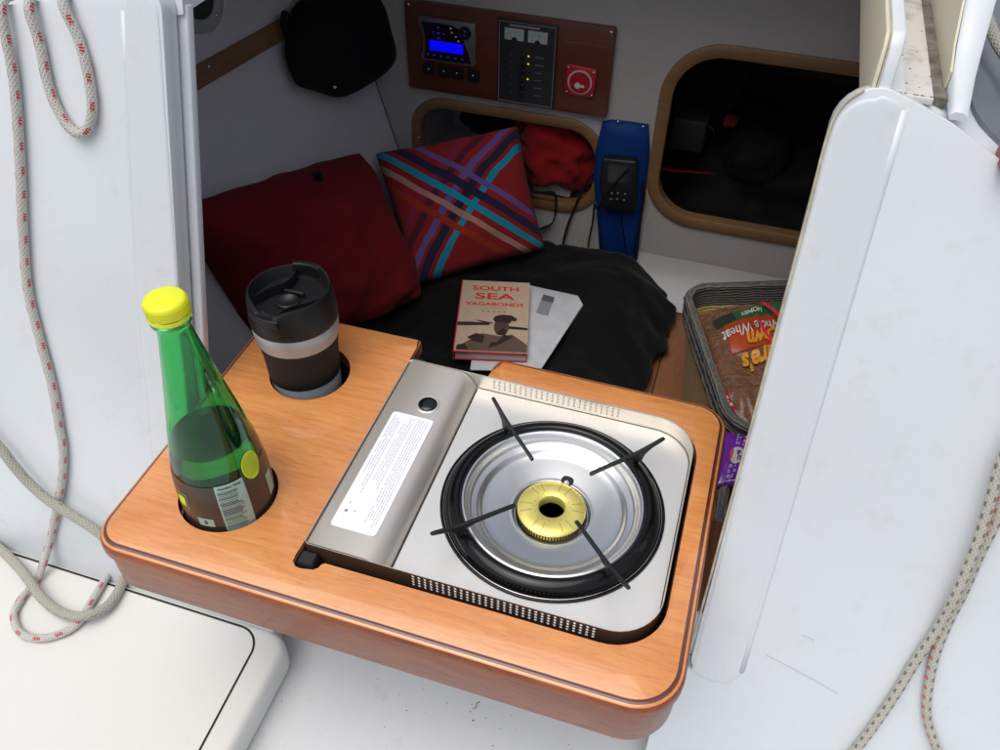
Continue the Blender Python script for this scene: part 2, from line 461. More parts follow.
# sealant line on the right-hand edge
def edge_pts():
    return [B(.5915, ZB+.02, .001), B(.5905, 0, .001), B(.5895, .12, .001), B(.5870, .30, .001), B(.5856, .37, .001), B(.590, .394, .001), B(.602, .4075, .001)]
V, Fc, U = tube(spline(edge_pts(), 6), .0013, 8); obj('sealant_bead', (V, Fc), SEAL, bulk, smooth=True)
# scratches
for a, b in (((766, 655), (838, 694)), ((801, 635), (814, 641)), ((727, 481), (745, 478))):
    p, q = atb(a[0], a[1], .0006), atb(b[0], b[1], .0006)
    mid = (p+q)/2 + Vector((.002, 0, .001))
    V, Fc, U = tube(spline([p, mid, q], 5), .00022, 5); obj('scratch', (V, Fc), plain('scratch_grey', (.38, .40, .43), .6), bulk)
# fillet where the bulkhead meets the floor and the bench
fl = []
for i in range(9):
    a = math.radians(i*90/8); r = .014
    fl.append((.2+LEAN*(FLOOR+r) - r + r*math.sin(a) + .0005, FLOOR + r*(1-math.cos(a)) + .0012))
V = [(x, y, z) for x in (.10, 1.3) for y, z in fl]; n = len(fl)
V = [(x, y, z) for x in (.576, 1.3) for y, z in fl]
obj('fillet', (V, [(i, i+1, n+i+1, n+i) for i in range(n-1)]), WHITE, bulk, smooth=True)
obj('recess_back', box(.06, .62, .1705, .1740, FLOOR, -.1), WHITE, bulk)

# cockpit floor
floor = obj('cockpit_floor', box(-1.0, 1.6, -1.6, .170, FLOOR-.05, FLOOR), DECKM)
tag(floor, kind='structure')
for i in range(46):
    u, v = random.gauss(470, 85), random.gauss(706, 22)
    if not (300 < u < 690 and 655 < v < 749): continue
# dirt specks: one object of loose crumbs
V, Fc = [], []
for i in range(38):
    u, v = random.gauss(500, 80), random.gauss(712, 22)
    p = atz(u, v, FLOOR+.0008); s = abs(random.gauss(.0002, .0004))+.00025
    vf = dome(p, s, (0, 0, 1), s*.8, 6, 2); V, Fc = join((V, Fc), vf)
for a in ((474, 709), (612, 738)):
    p = atz(*a, FLOOR+.001)
    t_, f_, _ = tube(spline([p, p+Vector((.002, .004, .001)), p+Vector((.001, .008, 0)), p+Vector((.004, .011, 0))], 4), .0004, 5)
    V, Fc = join((V, Fc), (t_, f_))
tag(obj('dirt', (V, Fc), plain('dirt_crumbs', (.09, .065, .045), .9)), 'scattered dark crumbs and grit on the white cockpit floor', 'dirt', kind='stuff')

# bench with its black inlaid line
bench = thing('cockpit_bench', (-.2, -.2, FLOOR), 'white cockpit bench top with a thin black inlaid line, lower left', 'bench')
bp_ = loop_rr(-1.0, .119, -1.4, .1068, (.02, .02, .030, .002), 8)
L = []
for d, z in ((.010, FLOOR), (.002, FLOOR+.004), (0, FLOOR+.012), (0, -.310), (.0012, -.3055), (.004, -.3018), (.008, -.3002), (.012, -.300)):
    L.append([(x, y, z) for x, y in inset(bp_, d)])
obj('bench_top', stack(L), WHITE2, bench, smooth='a')
ln = [(-1.0, .0995), (-.5, .0995), (.050, .0985)] + [(.050+.030*math.sin(a), .0685+.030*math.cos(a)) for a in [math.radians(q) for q in range(10, 91, 10)]] + [(.0840, -.06), (.088, -.3), (.088, -1.3)]
V, Fc = [], []
for i, (x, y) in enumerate(ln):
    a = Vector(ln[max(i-1, 0)]); b = Vector(ln[min(i+1, len(ln)-1)]); t = (b-a).normalized(); n_ = Vector((-t.y, t.x))*.0014
    V += [(x+n_.x, y+n_.y, -.2996), (x-n_.x, y-n_.y, -.2996)]
    if i: Fc.append((2*i-2, 2*i-1, 2*i+1, 2*i))
obj('inlay_line', (V, Fc), BLACKM, bench)

# ------------------------------------------------------------------ cabin top at upper right
ctop = thing('cabin_top', (.8, .6, .38), 'white cabin top with hatch runners beside the open companionway hatch', 'deck')
xs = [.609, .634, .67, .709, .8, 1.0, 1.3]
V, Fc = [], []
for y in (None, 1.7):
    for x in xs: V.append((x, y or .224+LEAN*top_right(x), top_right(x)-.006))
    for x in xs[::-1]: V.append((x, y or .224+LEAN*(top_right(x)-.03), top_right(x)-.034))
n = 2*len(xs); Fc = [(i, (i+1) % n, n+(i+1) % n, n+i) for i in range(n)] + [tuple(range(n))[::-1], tuple(range(n, 2*n))]
obj('deck_panel', (V, Fc), WHITE, ctop, bevel=.002, angle=40)
obj('deck_panel', slab([[(-1.6, top_left(-1.6)-.006), (.0, .405), (.0, .380), (-1.6, top_left(-1.6)-.031)]], lambda a, b: Vector((a, .2+LEAN*b+.024, b)), lambda a, b: Vector((a, 1.7, b))), WHITE, ctop)
obj('headlining', box(0.001, .607, .97, 1.7, .375, .405), HATCHM, ctop)
obj('sliding_hatch', box(.0, .600, .95, 1.5, .450, .475), WHITE, ctop, bevel=.004)
# inner runner (cream inner face, white top)
def yz(x0, x1, P): return slab([P], lambda a, b: Vector((x0, a, b)), lambda a, b: Vector((x1, a, b)))
obj('hatch_runner', yz(.6105, .6215, [(.3285, .396), (.3395, .436), (.349, .444), (1.3, .446), (1.3, .403)]), WHITE, ctop, bevel=.0015)
obj('runner_facing', yz(.6070, .6102, [(.3285, .377), (.3285, .4035), (.339, .4355), (.3485, .4435), (1.3, .4455), (1.3, .377)]), CREAM, ctop, bevel=.0008)
V, Fc, U = tube([Vector((.6112, y, z)) for y, z in ((.3285, .398), (.3285, .4035), (.339, .4358), (.3485, .4438), (.6, .4446), (1.2, .4456))], .0006, 6)
obj('sealant_bead', (V, Fc), SEAL, ctop)
obj('runner_channel', box(.6218, .6555, .3445, 1.3, .394, .3998), DIRTY, ctop, bevel=.001)
obj('runner_groove', box(.6558, .6660, .352, 1.3, .390, .3978), plain('grimy_groove', (.16, .145, .12), .8, var=.5, nscale=90), ctop)
orp = [(.326, .400, .678), (.332, .4035, .6785), (.345, .406, .680), (.37, .412, .6825), (.395, .425, .685), (.43, .452, .688), (.48, .466, .690), (.6, .470, .691), (1.3, .470, .691)]
obj('outer_runner', stack([[Vector((.6668, y, .394)), Vector((x1, y, .394)), Vector((x1+.0005, y, zt-.003)), Vector((x1-.003, y, zt)), Vector((.669, y, zt)), Vector((.6668, y, zt-.002))] for y, zt, x1 in orp]), WHITE, ctop, smooth='a')
obj('runner_facing', yz(.6645, .6662, [(.372, .398), (.372, .411), (.396, .422), (.43, .449), (.48, .463), (.6, .467), (1.3, .467), (1.3, .398)]), CREAM, ctop)
def pad_y(x):
    pts_ = [(.6925, .43), (.695, .385), (.700, .370), (.715, .357), (.76, .342), (.80, .334), (1.0, .32), (1.25, .31)]
    for a, b in zip(pts_, pts_[1:]):
        if a[0] <= x <= b[0]: return a[1]+(b[1]-a[1])*(x-a[0])/(b[0]-a[0])
V, Fc = [], []
for i, x in enumerate((.6925, .695, .700, .709, .73, .76, .8, .9, 1.0, 1.25)):
    zt_ = top_right(x)
    V += [(x, pad_y(x), zt_-.0058), (x, pad_y(x), zt_-.0012), (x, 1.5, zt_-.0012)]
    if i: k = 3*i; Fc += [(k-3, k-2, k+1, k), (k-2, k-1, k+2, k+1)]
obj('nonskid_pad', (V, Fc), NONSKID, ctop)
# dirt around runner ends
V, Fc = [], []
for i in range(70):
    x = random.uniform(.612, .668); y = random.choice([random.gauss(.328, .006), random.uniform(.33, .5)]); z = .4068 if .6218 < x < .6555 and y > .346 else top_right(x)-.0055
    if .6218 < x < .6555 or y < .316: 
        s = random.uniform(.0003, .0011); V, Fc = join((V, Fc), dome((x, max(y, .347), .4066), s, (0, 0, 1), s*.4, 6, 2))
V = [Vector((v[0], v[1], v[2]-.0067)) for v in V]
obj('grime', (V, Fc), plain('brown_grime', (.12, .08, .05), .9), ctop)['kind'] = 'stuff'

# small red and black fitting at the right border
cl = thing('deck_cleat', (.712, .335, .372), 'small black and dark red fitting on the white cabin top at the right edge', 'cleat')
b0 = loop_rr(.7085, .744, .300, .340, .010, 5)
obj('base', stack([[(x, y, .371) for x, y in b0], [(x, y, .384) for x, y in b0], [(x, y, .387) for x, y in inset(b0, .003)]]), plain('faded_red', (.30, .075, .07), .5), cl, smooth='a')
b1 = inset(b0, .004)
obj('body', stack([[(x, y, .3873) for x, y in b1], [(x, y, .397) for x, y in b1], [(x, y, .400) for x, y in inset(b1, .004)]]), plain('dark_grey_plastic', (.05, .055, .06), .5), cl, smooth='a')

# ------------------------------------------------------------------ ropes
def over(p, top):      # carry a rope from point p on the bulkhead up over its top edge and onto the deck
    x = p.x; t_ = top(x)
    return [Vector((x, .2+LEAN*t_+.16, t_+.001)), Vector((x, .2+LEAN*t_+.06, t_+.003)), Vector((x, .2+LEAN*t_+.012, t_+.0065)), B(x, t_-.004, .0085)]
def rope(name, pts, r, m, label, cat='rope', group=None, n=10):
    V, Fc, U = tube(spline(pts, n), r, 14)
    o = obj(name, (V, Fc), m, None, smooth=True, uvs=U); tag(o, label, cat, group); return o
RED = (.48, .035, .03)
R_RED = rope_mat('red_flecked_rope', (.60, .58, .54), [(RED, .026, .20, .105, .38, .0), (RED, .026, .55, .06, .36, .5), (RED, .026, .87, .07, .34, .25)])
R_GREY = rope_mat('grey_green_rope', (.43, .42, .35), [((.10, .11, .10), .03, .25, .015, .2, 0), ((.10, .13, .10), .03, .7, .015, .2, .4)])
R_DOT = rope_mat('dotted_rope', (.56, .54, .45), [((.05, .05, .05), .0125, .1, .05, .42, 0), ((.05, .05, .05), .0125, .35, .05, .42, .5), ((.05, .05, .05), .0125, .6, .05, .42, .2), ((.05, .05, .05), .0125, .85, .05, .42, .7)])
R_DOTR = rope_mat('red_dotted_rope', (.56, .54, .45), [((.05, .05, .05), .0125, .1, .05, .42, 0), ((.62, .03, .02), .0125, .35, .075, .40, .5), ((.05, .05, .05), .0125, .6, .05, .42, .2), ((.62, .03, .02), .0125, .85, .075, .40, .3)])
wall_p = [(5, -60), (7, -25), (9, 10), (14, 80), (20, 160), (23, 230), (28, 290), (40, 340), (52, 385), (59, 425), (63, 450), (62, 480), (56, 512), (50, 541)]
bp = [(37, 580), (22, 598), (14, 615), (19, 631), (34, 638), (55, 636), (77, 624), (92, 601), (107, 576), (118, 556), (124, 540)]
pts = over(atb(9, 10), top_left) + [atb(u, v, .0065) for u, v in wall_p[3:]] + [atz(u, v, -.2950 + (.002 if i in (6, 7) else 0)) for i, (u, v) in enumerate(bp)]
rope('hanging_rope', pts, .0051, R_RED, 'long white rope with red flecks hanging down the left edge and curling onto the bench')
lp = [(30, -60), (33, -25), (36, 5), (40, 45), (47, 80), (57, 108), (70, 128), (81, 133), (90, 123), (92, 100), (86, 65), (77, 35), (70, 5), (65, -25), (61, -60)]
rope('looped_rope', over(atb(36, 5), top_left) + [atb(u, v, .0065) for u, v in lp[3:-3]] + over(atb(70, 5), top_left)[::-1], .0050, R_RED, 'short loop of white rope with red flecks at the top left corner')
g1 = [atb(u, v, .0175 if u > 20 else .0185) for u, v in ((-330, 180), (-150, 290), (-60, 385), (-28, 418), (0, 448), (14, 466), (30, 484), (47, 499), (62, 509), (80, 520), (98, 532), (114, 548))]
g2 = [atz(u, v, z) for u, v, z in ((125, 566, -.288), (120, 588, -.293), (106, 607, -.2885), (85, 616, -.2835), (62, 613, -.287), (42, 598, -.2865), (26, 576, -.282), (12, 560, -.290), (-6, 545, -.2925), (-40, 530, -.2925), (-120, 540, -.2925), (-230, 600, -.2925))]
rope('grey_rope', g1+g2, .0064, R_GREY, 'thicker plain grey-green rope looping from the left edge behind the table corner')
r1 = [(1040, 395), (1018, 430), (1001, 462), (990, 500), (976, 545), (957, 592), (938, 628), (915, 662), (893, 698), (865, 738), (835, 775)]
rope('dark_dotted_rope', over(Vector((.86, 0, 0)), top_right) + [atb(1075, 345, .015)] + [atb(u, v, .0060+(.009 if v < 600 else .009*max(0, (640-v)/40))) for u, v in r1], .0047, R_DOT, 'pale rope with dark specks, the left branch at the bottom right corner')
r2 = [(1085, 350), (1055, 400), (1028, 445), (1006, 480), (996, 520), (979, 555), (964, 590), (948, 622), (935, 655), (928, 690), (927, 715), (933, 738), (946, 770)]
rope('red_dotted_rope', over(Vector((.875, 0, 0)), top_right) + [atb(u, v, .0050) for u, v in r2], .0047, R_DOTR, 'pale rope with red and dark specks, the right branch at the bottom right corner')
rope('deck_rope', [atz(975, -40, .40), atz(983, 5, .398), atz(990, 25, .396), atz(997, 42, .392), atz(1010, 62, .386), atz(1040, 110, .38)], .0052, R_GREY, 'pale rope lying on the grey non-skid deck at the top right corner')

# ================================================================== TABLE
TX0, TX1, TY0, TY1 = 0., .580, 0., .381
tab = thing('galley_table', (.29, .19, -.075), 'varnished wooden table top holding the stove, bottle and mug', 'table')
def carc(cx, cy, r, a0, a1, n=8): return [(cx+r*math.cos(math.radians(a0+(a1-a0)*i/n)), cy+r*math.sin(math.radians(a0+(a1-a0)*i/n))) for i in range(n+1)]
P, W = [], []
def add(pts, w):
    for p in pts:
        if not P or (Vector(p)-Vector(P[-1])).length > 2e-5: P.append(tuple(p)); W.append(w)
add(carc(.034, .034, .034, 180, 270, 10), 1)
add(carc(TX1-.048, .048, .048, 270, 360, 12), 1)
add(carc(TX1-.036, TY1-.036, .036, 0, 90, 10), 1)
add(carc(.3005+.014, TY1-.014, .014, 90, 180, 6), 1)
add([(.3005, .352)], .25)
add([(.3005, .3415)], .12)
add([(.32, .3395)], .12)
add(carc(.5525-.052, .3395-.052, .052, 90, 0, 10), .12)
add(carc(.5525-.052, .0525+.052, .052, 0, -90, 10), .12)
add([(.40, .0525), (.2335, .0515)], .12)
add([(.2300, .0485), (.2290, .0445), (.2255, .0415), (.2140, .0392), (.2085, .0400), (.2045, .0440), (.2038, .052)], .12)
add([(.2045, .06), (.2045, .345), (.2045, .362)], .12)
add([(.2045, TY1-.004), (.2015, TY1)], .5)
add(carc(.020, TY1-.020, .020, 90, 180, 8), 1)
holeB = [(.1025+.0500*math.cos(2*PI*i/48), .0975+.0500*math.sin(2*PI*i/48)) for i in range(48)]
holeM = [(.1000+.0470*math.cos(2*PI*i/48), .2845+.0470*math.sin(2*PI*i/48)) for i in range(48)]
PROF = [(.0088, 0.), (.0080, -.0004), (.0076, -.0016), (.0066, -.0020), (.0050, -.0022), (.0026, -.0034), (.0010, -.0056), (.0003, -.008), (.0, -.0105), (.0, -.018)]
loops = [[(x, y, z) for x, y in inset(P, [w*d for w in W])] for d, z in PROF]
V, Fc = stack(loops, cap0=False, cap1=False)
n = len(P)
top_lp = inset(P, [w*PROF[0][0] for w in W])
bV, bF = fill([top_lp, holeB, holeM], lambda a, b: Vector((a, b, 0.)))
cV, cF = fill([P, holeB, holeM], lambda a, b: Vector((a, b, -.018)))
hV, hF = [], []
for H in (holeB, holeM):
    k = len(hV); hV += [(x, y, 0.) for x, y in H] + [(x, y, -.018) for x, y in H]
    hF += [(k+i, k+(i+1) % 48, k+48+(i+1) % 48, k+48+i) for i in range(48)]
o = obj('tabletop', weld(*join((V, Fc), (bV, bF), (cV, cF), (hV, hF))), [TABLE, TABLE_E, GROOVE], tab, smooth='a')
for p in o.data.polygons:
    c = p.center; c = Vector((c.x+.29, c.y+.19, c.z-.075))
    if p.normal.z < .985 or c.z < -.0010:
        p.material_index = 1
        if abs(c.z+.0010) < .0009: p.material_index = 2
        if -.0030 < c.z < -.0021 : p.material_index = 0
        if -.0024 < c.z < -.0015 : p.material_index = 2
# apron: the deep edge below the top
ap = loop_rr(TX0+.0025, TX1-.0025, TY0+.0025, TY1-.0035, (.033, .047, .035, .019), 10)
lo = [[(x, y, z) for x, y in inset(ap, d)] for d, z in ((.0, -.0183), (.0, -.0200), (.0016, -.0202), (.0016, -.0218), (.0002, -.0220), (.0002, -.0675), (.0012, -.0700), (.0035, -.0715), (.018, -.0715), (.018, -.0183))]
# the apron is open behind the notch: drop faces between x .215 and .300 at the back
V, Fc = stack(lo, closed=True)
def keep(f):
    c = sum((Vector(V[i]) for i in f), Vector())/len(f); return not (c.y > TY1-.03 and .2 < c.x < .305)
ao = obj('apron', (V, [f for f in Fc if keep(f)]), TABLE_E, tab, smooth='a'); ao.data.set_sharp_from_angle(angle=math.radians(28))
# wells under the holes and a black tray that puts the stove slots' shade into colour
obj('cup_well', lathe([(.0500, -.0185), (.0500, -.062), (.0, -.062)], (.1025, .0975, 0), 40, cap=False), TABLE_E, tab, smooth='a')
obj('cup_well', lathe([(.0475, -.0185), (.0475, -.062), (.0, -.062)], (.1, .2845, 0), 40, cap=False), BLACKM, tab, smooth='a')
obj('slot_shade_tray', join(box(.200, .560, .030, .345, -.0690, -.0660), box(.1985, .2025, .030, .345, -.066, -.0185), box(.2025, .560, .026, .030, -.066, -.0185)), BLACKM, tab)

# ================================================================== STOVE
SX0, SX1, SY0, SY1 = .2068, .5485, .0605, .3345
SC = Vector((.4195, .196, -.014))
stove = thing('camping_stove', (.42, .196, -.066), 'single burner cassette gas stove with silver body sunk into the table', 'stove')
rim = loop_rr(SX0, SX1, SY0, SY1, (.006, .046, .046, .006), 10)
ZR = .0085; ZP = -.0135
HX0, HX1, HZ0, HZ1 = .3165, .4965, -.0122, .0058
rim.insert(11, (HX1, SY0)); rim.insert(11, (HX0, SY0))
tl = [[(x, y, z) for x, y in inset(rim, d)] for d, z in ((.006, -.060), (.0, -.052), (.0, HZ0), (.0, HZ1), (.0, ZR-.0004), (.0002, ZR), (.0005, ZR), (.0007, ZR-.0004), (.0007, HZ1), (.0007, HZ0), (.0007, ZP-.004), (.007, -.058))]
bV_, bF_ = stack(tl, closed=True)
def solid(f):
    q = [Vector(bV_[i]) for i in f]; return not (all(abs(p.y-SY0) < .001 for p in q) and all(HX0-1e-4 < p.x < HX1+1e-4 for p in q) and all(HZ0-1e-4 < p.z < HZ1+1e-4 for p in q))
bF_ = [f for f in bF_ if solid(f)]
NX, NZ = 30, 4
for yy_ in (SY0, SY0+.0007):
    for i in range(NX):
        for j in range(NZ):
            x0, x1 = HX0+(HX1-HX0)*i/NX, HX0+(HX1-HX0)*(i+1)/NX; z0, z1 = HZ0+(HZ1-HZ0)*j/NZ, HZ0+(HZ1-HZ0)*(j+1)/NZ
            cx_, cz_ = (x0+x1)/2, (z0+z1)/2; k0 = len(bV_)
            sq = [(x1, cz_), (x1, z1), (cx_, z1), (x0, z1), (x0, cz_), (x0, z0), (cx_, z0), (x1, z0)]
            bV_ += [(a, yy_, b) for a, b in sq] + [(cx_+.00165*math.cos(k*PI/4), yy_, cz_+.0020*math.sin(k*PI/4)) for k in range(8)]
            bF_ += [(k0+k, k0+(k+1) % 8, k0+8+(k+1) % 8, k0+8+k) for k in range(8)]
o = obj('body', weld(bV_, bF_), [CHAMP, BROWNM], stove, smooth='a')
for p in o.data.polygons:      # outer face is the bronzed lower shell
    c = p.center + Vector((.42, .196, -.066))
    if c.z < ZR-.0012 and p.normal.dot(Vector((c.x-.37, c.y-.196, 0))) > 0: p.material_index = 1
plate = inset(rim, .0016)
PV, PF = fill([plate, [(SC.x+.1145*math.cos(2*PI*i/64), SC.y+.1145*math.sin(2*PI*i/64)) for i in range(64)]], lambda a, b: Vector((a, b, ZP)))
obj('top_plate', (PV, PF), PLATE, stove)
# control box over the gas can
cb = [(SX0+.0016, -.0125), (SX0+.0016, .0035), (SX0+.0024, .0065), (SX0+.005, .0082), (.264, .0082), (.2715, .0076), (.2785, .0052), (.2845, .0005), (.2885, -.0060), (.2908, -.0125)]
L = []
for y in (SY0+.0018, SY1-.0018): L.append([Vector((x, y, z)) for x, z in cb])
obj('gas_compartment_lid', stack(L), CHAMP, stove, smooth='a')
obj('lid_gap', box(.2911, .2925, SY0+.003, SY1-.003, ZP+.0002, ZP+.0007), BLACKM, stove)
kn = obj('knob_hole', lathe([(.0135, .0), (.0130, .0006), (.0118, .0008), (.0108, .0003), (.0, .0002)], (.2540, .2705, .0082), 40), CHAMP, stove, smooth='a')
kn.name = 'knob'
sub('knob_centre', dome((.2540, .2705, .0086), .0108, (0, 0, 1), .0030, 32, 8), plain('glossy_dark', (.004, .008, .010), .07), kn, smooth=True)
# instruction sticker
st = loop_rr(.2218, .2700, .0875, .2490, .0042, 5)
stk = obj('instruction_sticker', slab([st], lambda a, b: Vector((a, b, .0083)), lambda a, b: Vector((a, b, .0086))), PAPER, stove)
V, Fc = [], []
rnd = random.Random(3)
for k in range(15):        # lines of print run across the narrow side's length
    x = .2258 + k*.00275
    y = .2445 - (0 if k > 6 else rnd.choice([0, .004, .010])); yend = .094 + (rnd.uniform(0, .02) if k > 9 else rnd.uniform(.03, .09))
    if k in (4, 9): continue
    while y > yend:
        w = rnd.uniform(.0012, .005)
        if rnd.random() < .93: V, Fc = join((V, Fc), ([(x, y, .0088), (x+.00075, y, .0088), (x+.00075, y-w, .0088), (x, y-w, .0088)], [(0, 1, 2, 3)]))
        y -= w + .0009
sub('printed_lines', (V, Fc), plain('faint_print', (.50, .50, .53), .7), stk)
V, Fc = [], []
for (x, y, s) in ((.2300, .108, .0032), (.2385, .110, .0016), (.2300, .118, .0015)):
    V, Fc = join((V, Fc), disc((x, y, .0088), s*.6, (0, 0, 1), 8))
sub('printed_marks', (V, Fc), INK, stk)
# feet
for x, y in ((.2145, .0520), (.2120, .3400)):
    f0 = loop_rr(x-.0085, x+.0105, y-.010, y+.007, .004, 4)
    obj('foot', stack([[(a, b, -.060) for a, b in f0], [(a, b, -.002) for a, b in f0], [(a, b, .0015) for a, b in inset(f0, .0025)]]), BLACKP, stove, smooth='a')
# vent holes near and far
V, Fc = [], []
for i in range(24):
    for j in range(3):
        V, Fc = join((V, Fc), disc((.312+i*.0064, SY1-.0012, .0030-j*.0050), .00125, (0, -1, 0), 8))
obj('vent_holes', (V, Fc), plain('vent_hole_lit', (.85, .82, .72), .6), stove)  # pale discs: brightness behind the far holes put into the colour
V, Fc = [], []
for i in range(26):
    for j in range(3):
        V, Fc = join((V, Fc), disc((SX1+.0003, .112+i*.0061, .0035-j*.0042), .0012, (1, 0, 0), 8))
obj('vent_holes', (V, Fc), BLACKM, stove)
# pan ring, bowl, burner
R0 = .1162
obj('drip_ring', lathe([(R0, .0), (R0, .0022), (R0-.0012, .0034), (R0-.0024, .0030), (R0-.0030, .0016), (R0-.0040, .0016), (R0-.0044, .0040), (R0-.0050, .0052), (R0-.0085, .0098), (R0-.0125, .0130), (R0-.0170, .0142), (R0-.0195, .0136), (R0-.0212, .0118), (R0-.0218, .0085), (R0-.0218, .0)], SC, 96, True), ENAMEL, stove, smooth=True)
obj('steel_trim_ring', lathe([(R0-.0028, .0018), (R0-.0034, .0028), (R0-.0040, .0018)], SC, 96, True), CHROME, stove, smooth=True)
bowl = [(R0-.0220, .0100), (.0928, .0114), (.0905, .0102), (.0875, .0040), (.0860, .0005), (.0835, -.0010), (.0790, -.0014), (.0765, -.0030), (.0745, -.0058), (.0720, -.0068), (.066, -.0078), (.055, -.0098), (.0452, -.0116), (.0422, -.0122), (.0412, -.0118), (.0408, -.0140)]
obj('burner_bowl', lathe([(r, z) for r, z in bowl] + [(.0408, -.030), (.0, -.030)], SC, 96, cap=False), PAN, stove, smooth=True)
obj('ignition_port', lathe([(.0068, -.0), (.0068, .0006), (.0050, .0008), (.0, .0004)], SC+Vector((.006, .0445, -.0113)), 24), BLACKM, stove, smooth='a')
obj('igniter', dome(SC+Vector((.006, .0400, -.0110)), .0035, (0, 0, 1), .004), CHROME, stove, smooth=True)
obj('burner_cup', lathe([(.0405, -.0290), (.0400, -.0165), (.0375, -.0160), (.0365, -.0175), (.0340, -.0290)], SC, 64, True), CHROME, stove, smooth=True)
bz = SC + Vector((0, 0, -.0035))
bur = obj('burner_head', lathe([(.0140, -.012), (.0140, -.0008), (.0148, .0), (.0345, -.0016), (.0357, -.0026), (.0360, -.0040), (.0350, -.0046), (.0350, -.012)], bz, 96, True), BRASS, stove, smooth='a')
V, Fc = [], []
for i in range(72):
    a = 2*PI*i/72; M = Matrix.Translation(bz) @ Matrix.Rotation(a, 4, 'Z')
    V, Fc = join((V, Fc), xf(box(.0345, .0358, -.0007, .0007, -.0115, -.0050), M))
sub('flame_ports', (V, Fc), plain('port_dark', (.05, .035, .01), .6), bur)
V, Fc = [], []
for i in range(18):
    a = 2*PI*i/18+.1; M = Matrix.Translation(bz) @ Matrix.Rotation(a, 4, 'Z') @ Matrix.Translation((.018, 0, -.00005)) @ Matrix.Rotation(.078, 4, 'Y')
    if i % 3 != 2: V, Fc = join((V, Fc), xf(box(.003, .0155, -.00022, .00022, -.0002, .00014), M))
    M2 = Matrix.Translation(bz) @ Matrix.Rotation(a+.17, 4, 'Z')
    V, Fc = join((V, Fc), xf(box(.0183, .0190, -.0004, .0004, -.0006, -.00005), M2))
sub('engraved_lines', (V, Fc), plain('engraving', (.30, .22, .03), .6), bur)
obj('burner_throat', lathe([(.0138, .0), (.0, .0)], bz+Vector((0, 0, -.0118)), 24), plain('throat_grey', (.12, .13, .11), .4, .5), stove)
# four pan supports
for k, deg in enumerate((135, 45, 225, 315)):
    M = Matrix.Translation(Vector((SC.x, SC.y, 0))) @ Matrix.Rotation(math.radians(deg), 4, 'Z')
    prof = [(.0435, .0095), (.0440, .0122), (.0470, .0133), (.0900, .0152), (.1050, .0163), (.1180, .0188), (.1310, .0216), (.1352, .0218), (.1365, .0200), (.1335, .0182), (.1200, .0140), (.1120, .0080), (.1090, -.0010), (.1035, -.0010), (.1000, .0065), (.0900, .0105), (.0600, .0098), (.0455, .0088)]
    vf = slab([prof], lambda a, b: M @ Vector((a, -.0018, b)), lambda a, b: M @ Vector((a, .0018, b)))
    obj('pan_support', vf, IRON, stove, bevel=.0007, angle=50)

# ================================================================== BOTTLE
bc = Vector((.1030, .0975, -.0615))
bottle = thing('water_bottle', bc, 'green bottle of mineral water with a yellow cap, standing in the table hole', 'bottle')
def glass(name, col, ior=1.45, rough=.0):
    t = NT(name); c = t.coord(); t.set(Base_Color=col, Transmission_Weight=1., IOR=ior, Roughness=rough)
    return t.m
GREEN = glass('green_bottle', (.17, .78, .34))
WATER = glass('sparkling_water', (.86, .97, .90), 1.33)
outp = [(.0, .003), (.020, .001), (.034, .0), (.0425, .003), (.0455, .010), (.0460, .030), (.0460, .070), (.0458, .095), (.0445, .112), (.0422, .128), (.0392, .146), (.0355, .166), (.0312, .188), (.0268, .210), (.0228, .232), (.0192, .252), (.0164, .268), (.0146, .279), (.0138, .286), (.0138, .2905), (.0170, .2915), (.0176, .2930), (.0170, .2945), (.0138, .2955), (.0138, .310)]
tk = .0011
inn = [(max(0, r-tk), z+(tk if z < .02 else 0)) for r, z in outp if not (.2908 < z < .295)]
shell = outp + [(.0126, .310)] + inn[::-1][1:]
obj('glass', lathe(shell, bc, 72), GREEN, bottle, smooth=True)
wl = .152
win = [(max(0, r-tk+.0005), z+(tk if z < .02 else 0)-.0005) for r, z in outp if z < wl] + [(.0368, wl), (.0350, wl-.0006), (.0, wl-.0006)]
obj('water', lathe(win, bc, 72), WATER, bottle, smooth='a')
cp = [(.0, .3125)] 
capz = .2965
capprof = [(.0148, .0), (.0176, .0), (.0180, .0008), (.0180, .0040), (.0176, .0046)]
obj('cap', lathe([(.0145, .0052), (.0174, .0052), (.0178, .0060), (.0180, .0120), (.0178, .0158), (.0166, .0180), (.0145, .0188), (.0, .0188)], bc+Vector((0, 0, capz)), 64), YEL, bottle, smooth='a')
V, Fc = [], []
for i in range(72):
    M = Matrix.Translation(bc) @ Matrix.Rotation(2*PI*i/72, 4, 'Z')
    V, Fc = join((V, Fc), xf(box(.0176, .01835, -.00032, .00032, capz+.0062, capz+.0152), M))
obj('cap_ridges', (V, Fc), YEL, bottle)
obj('tamper_ring', lathe(capprof, bc+Vector((0, 0, capz)), 64, True), YEL, bottle, smooth='a')
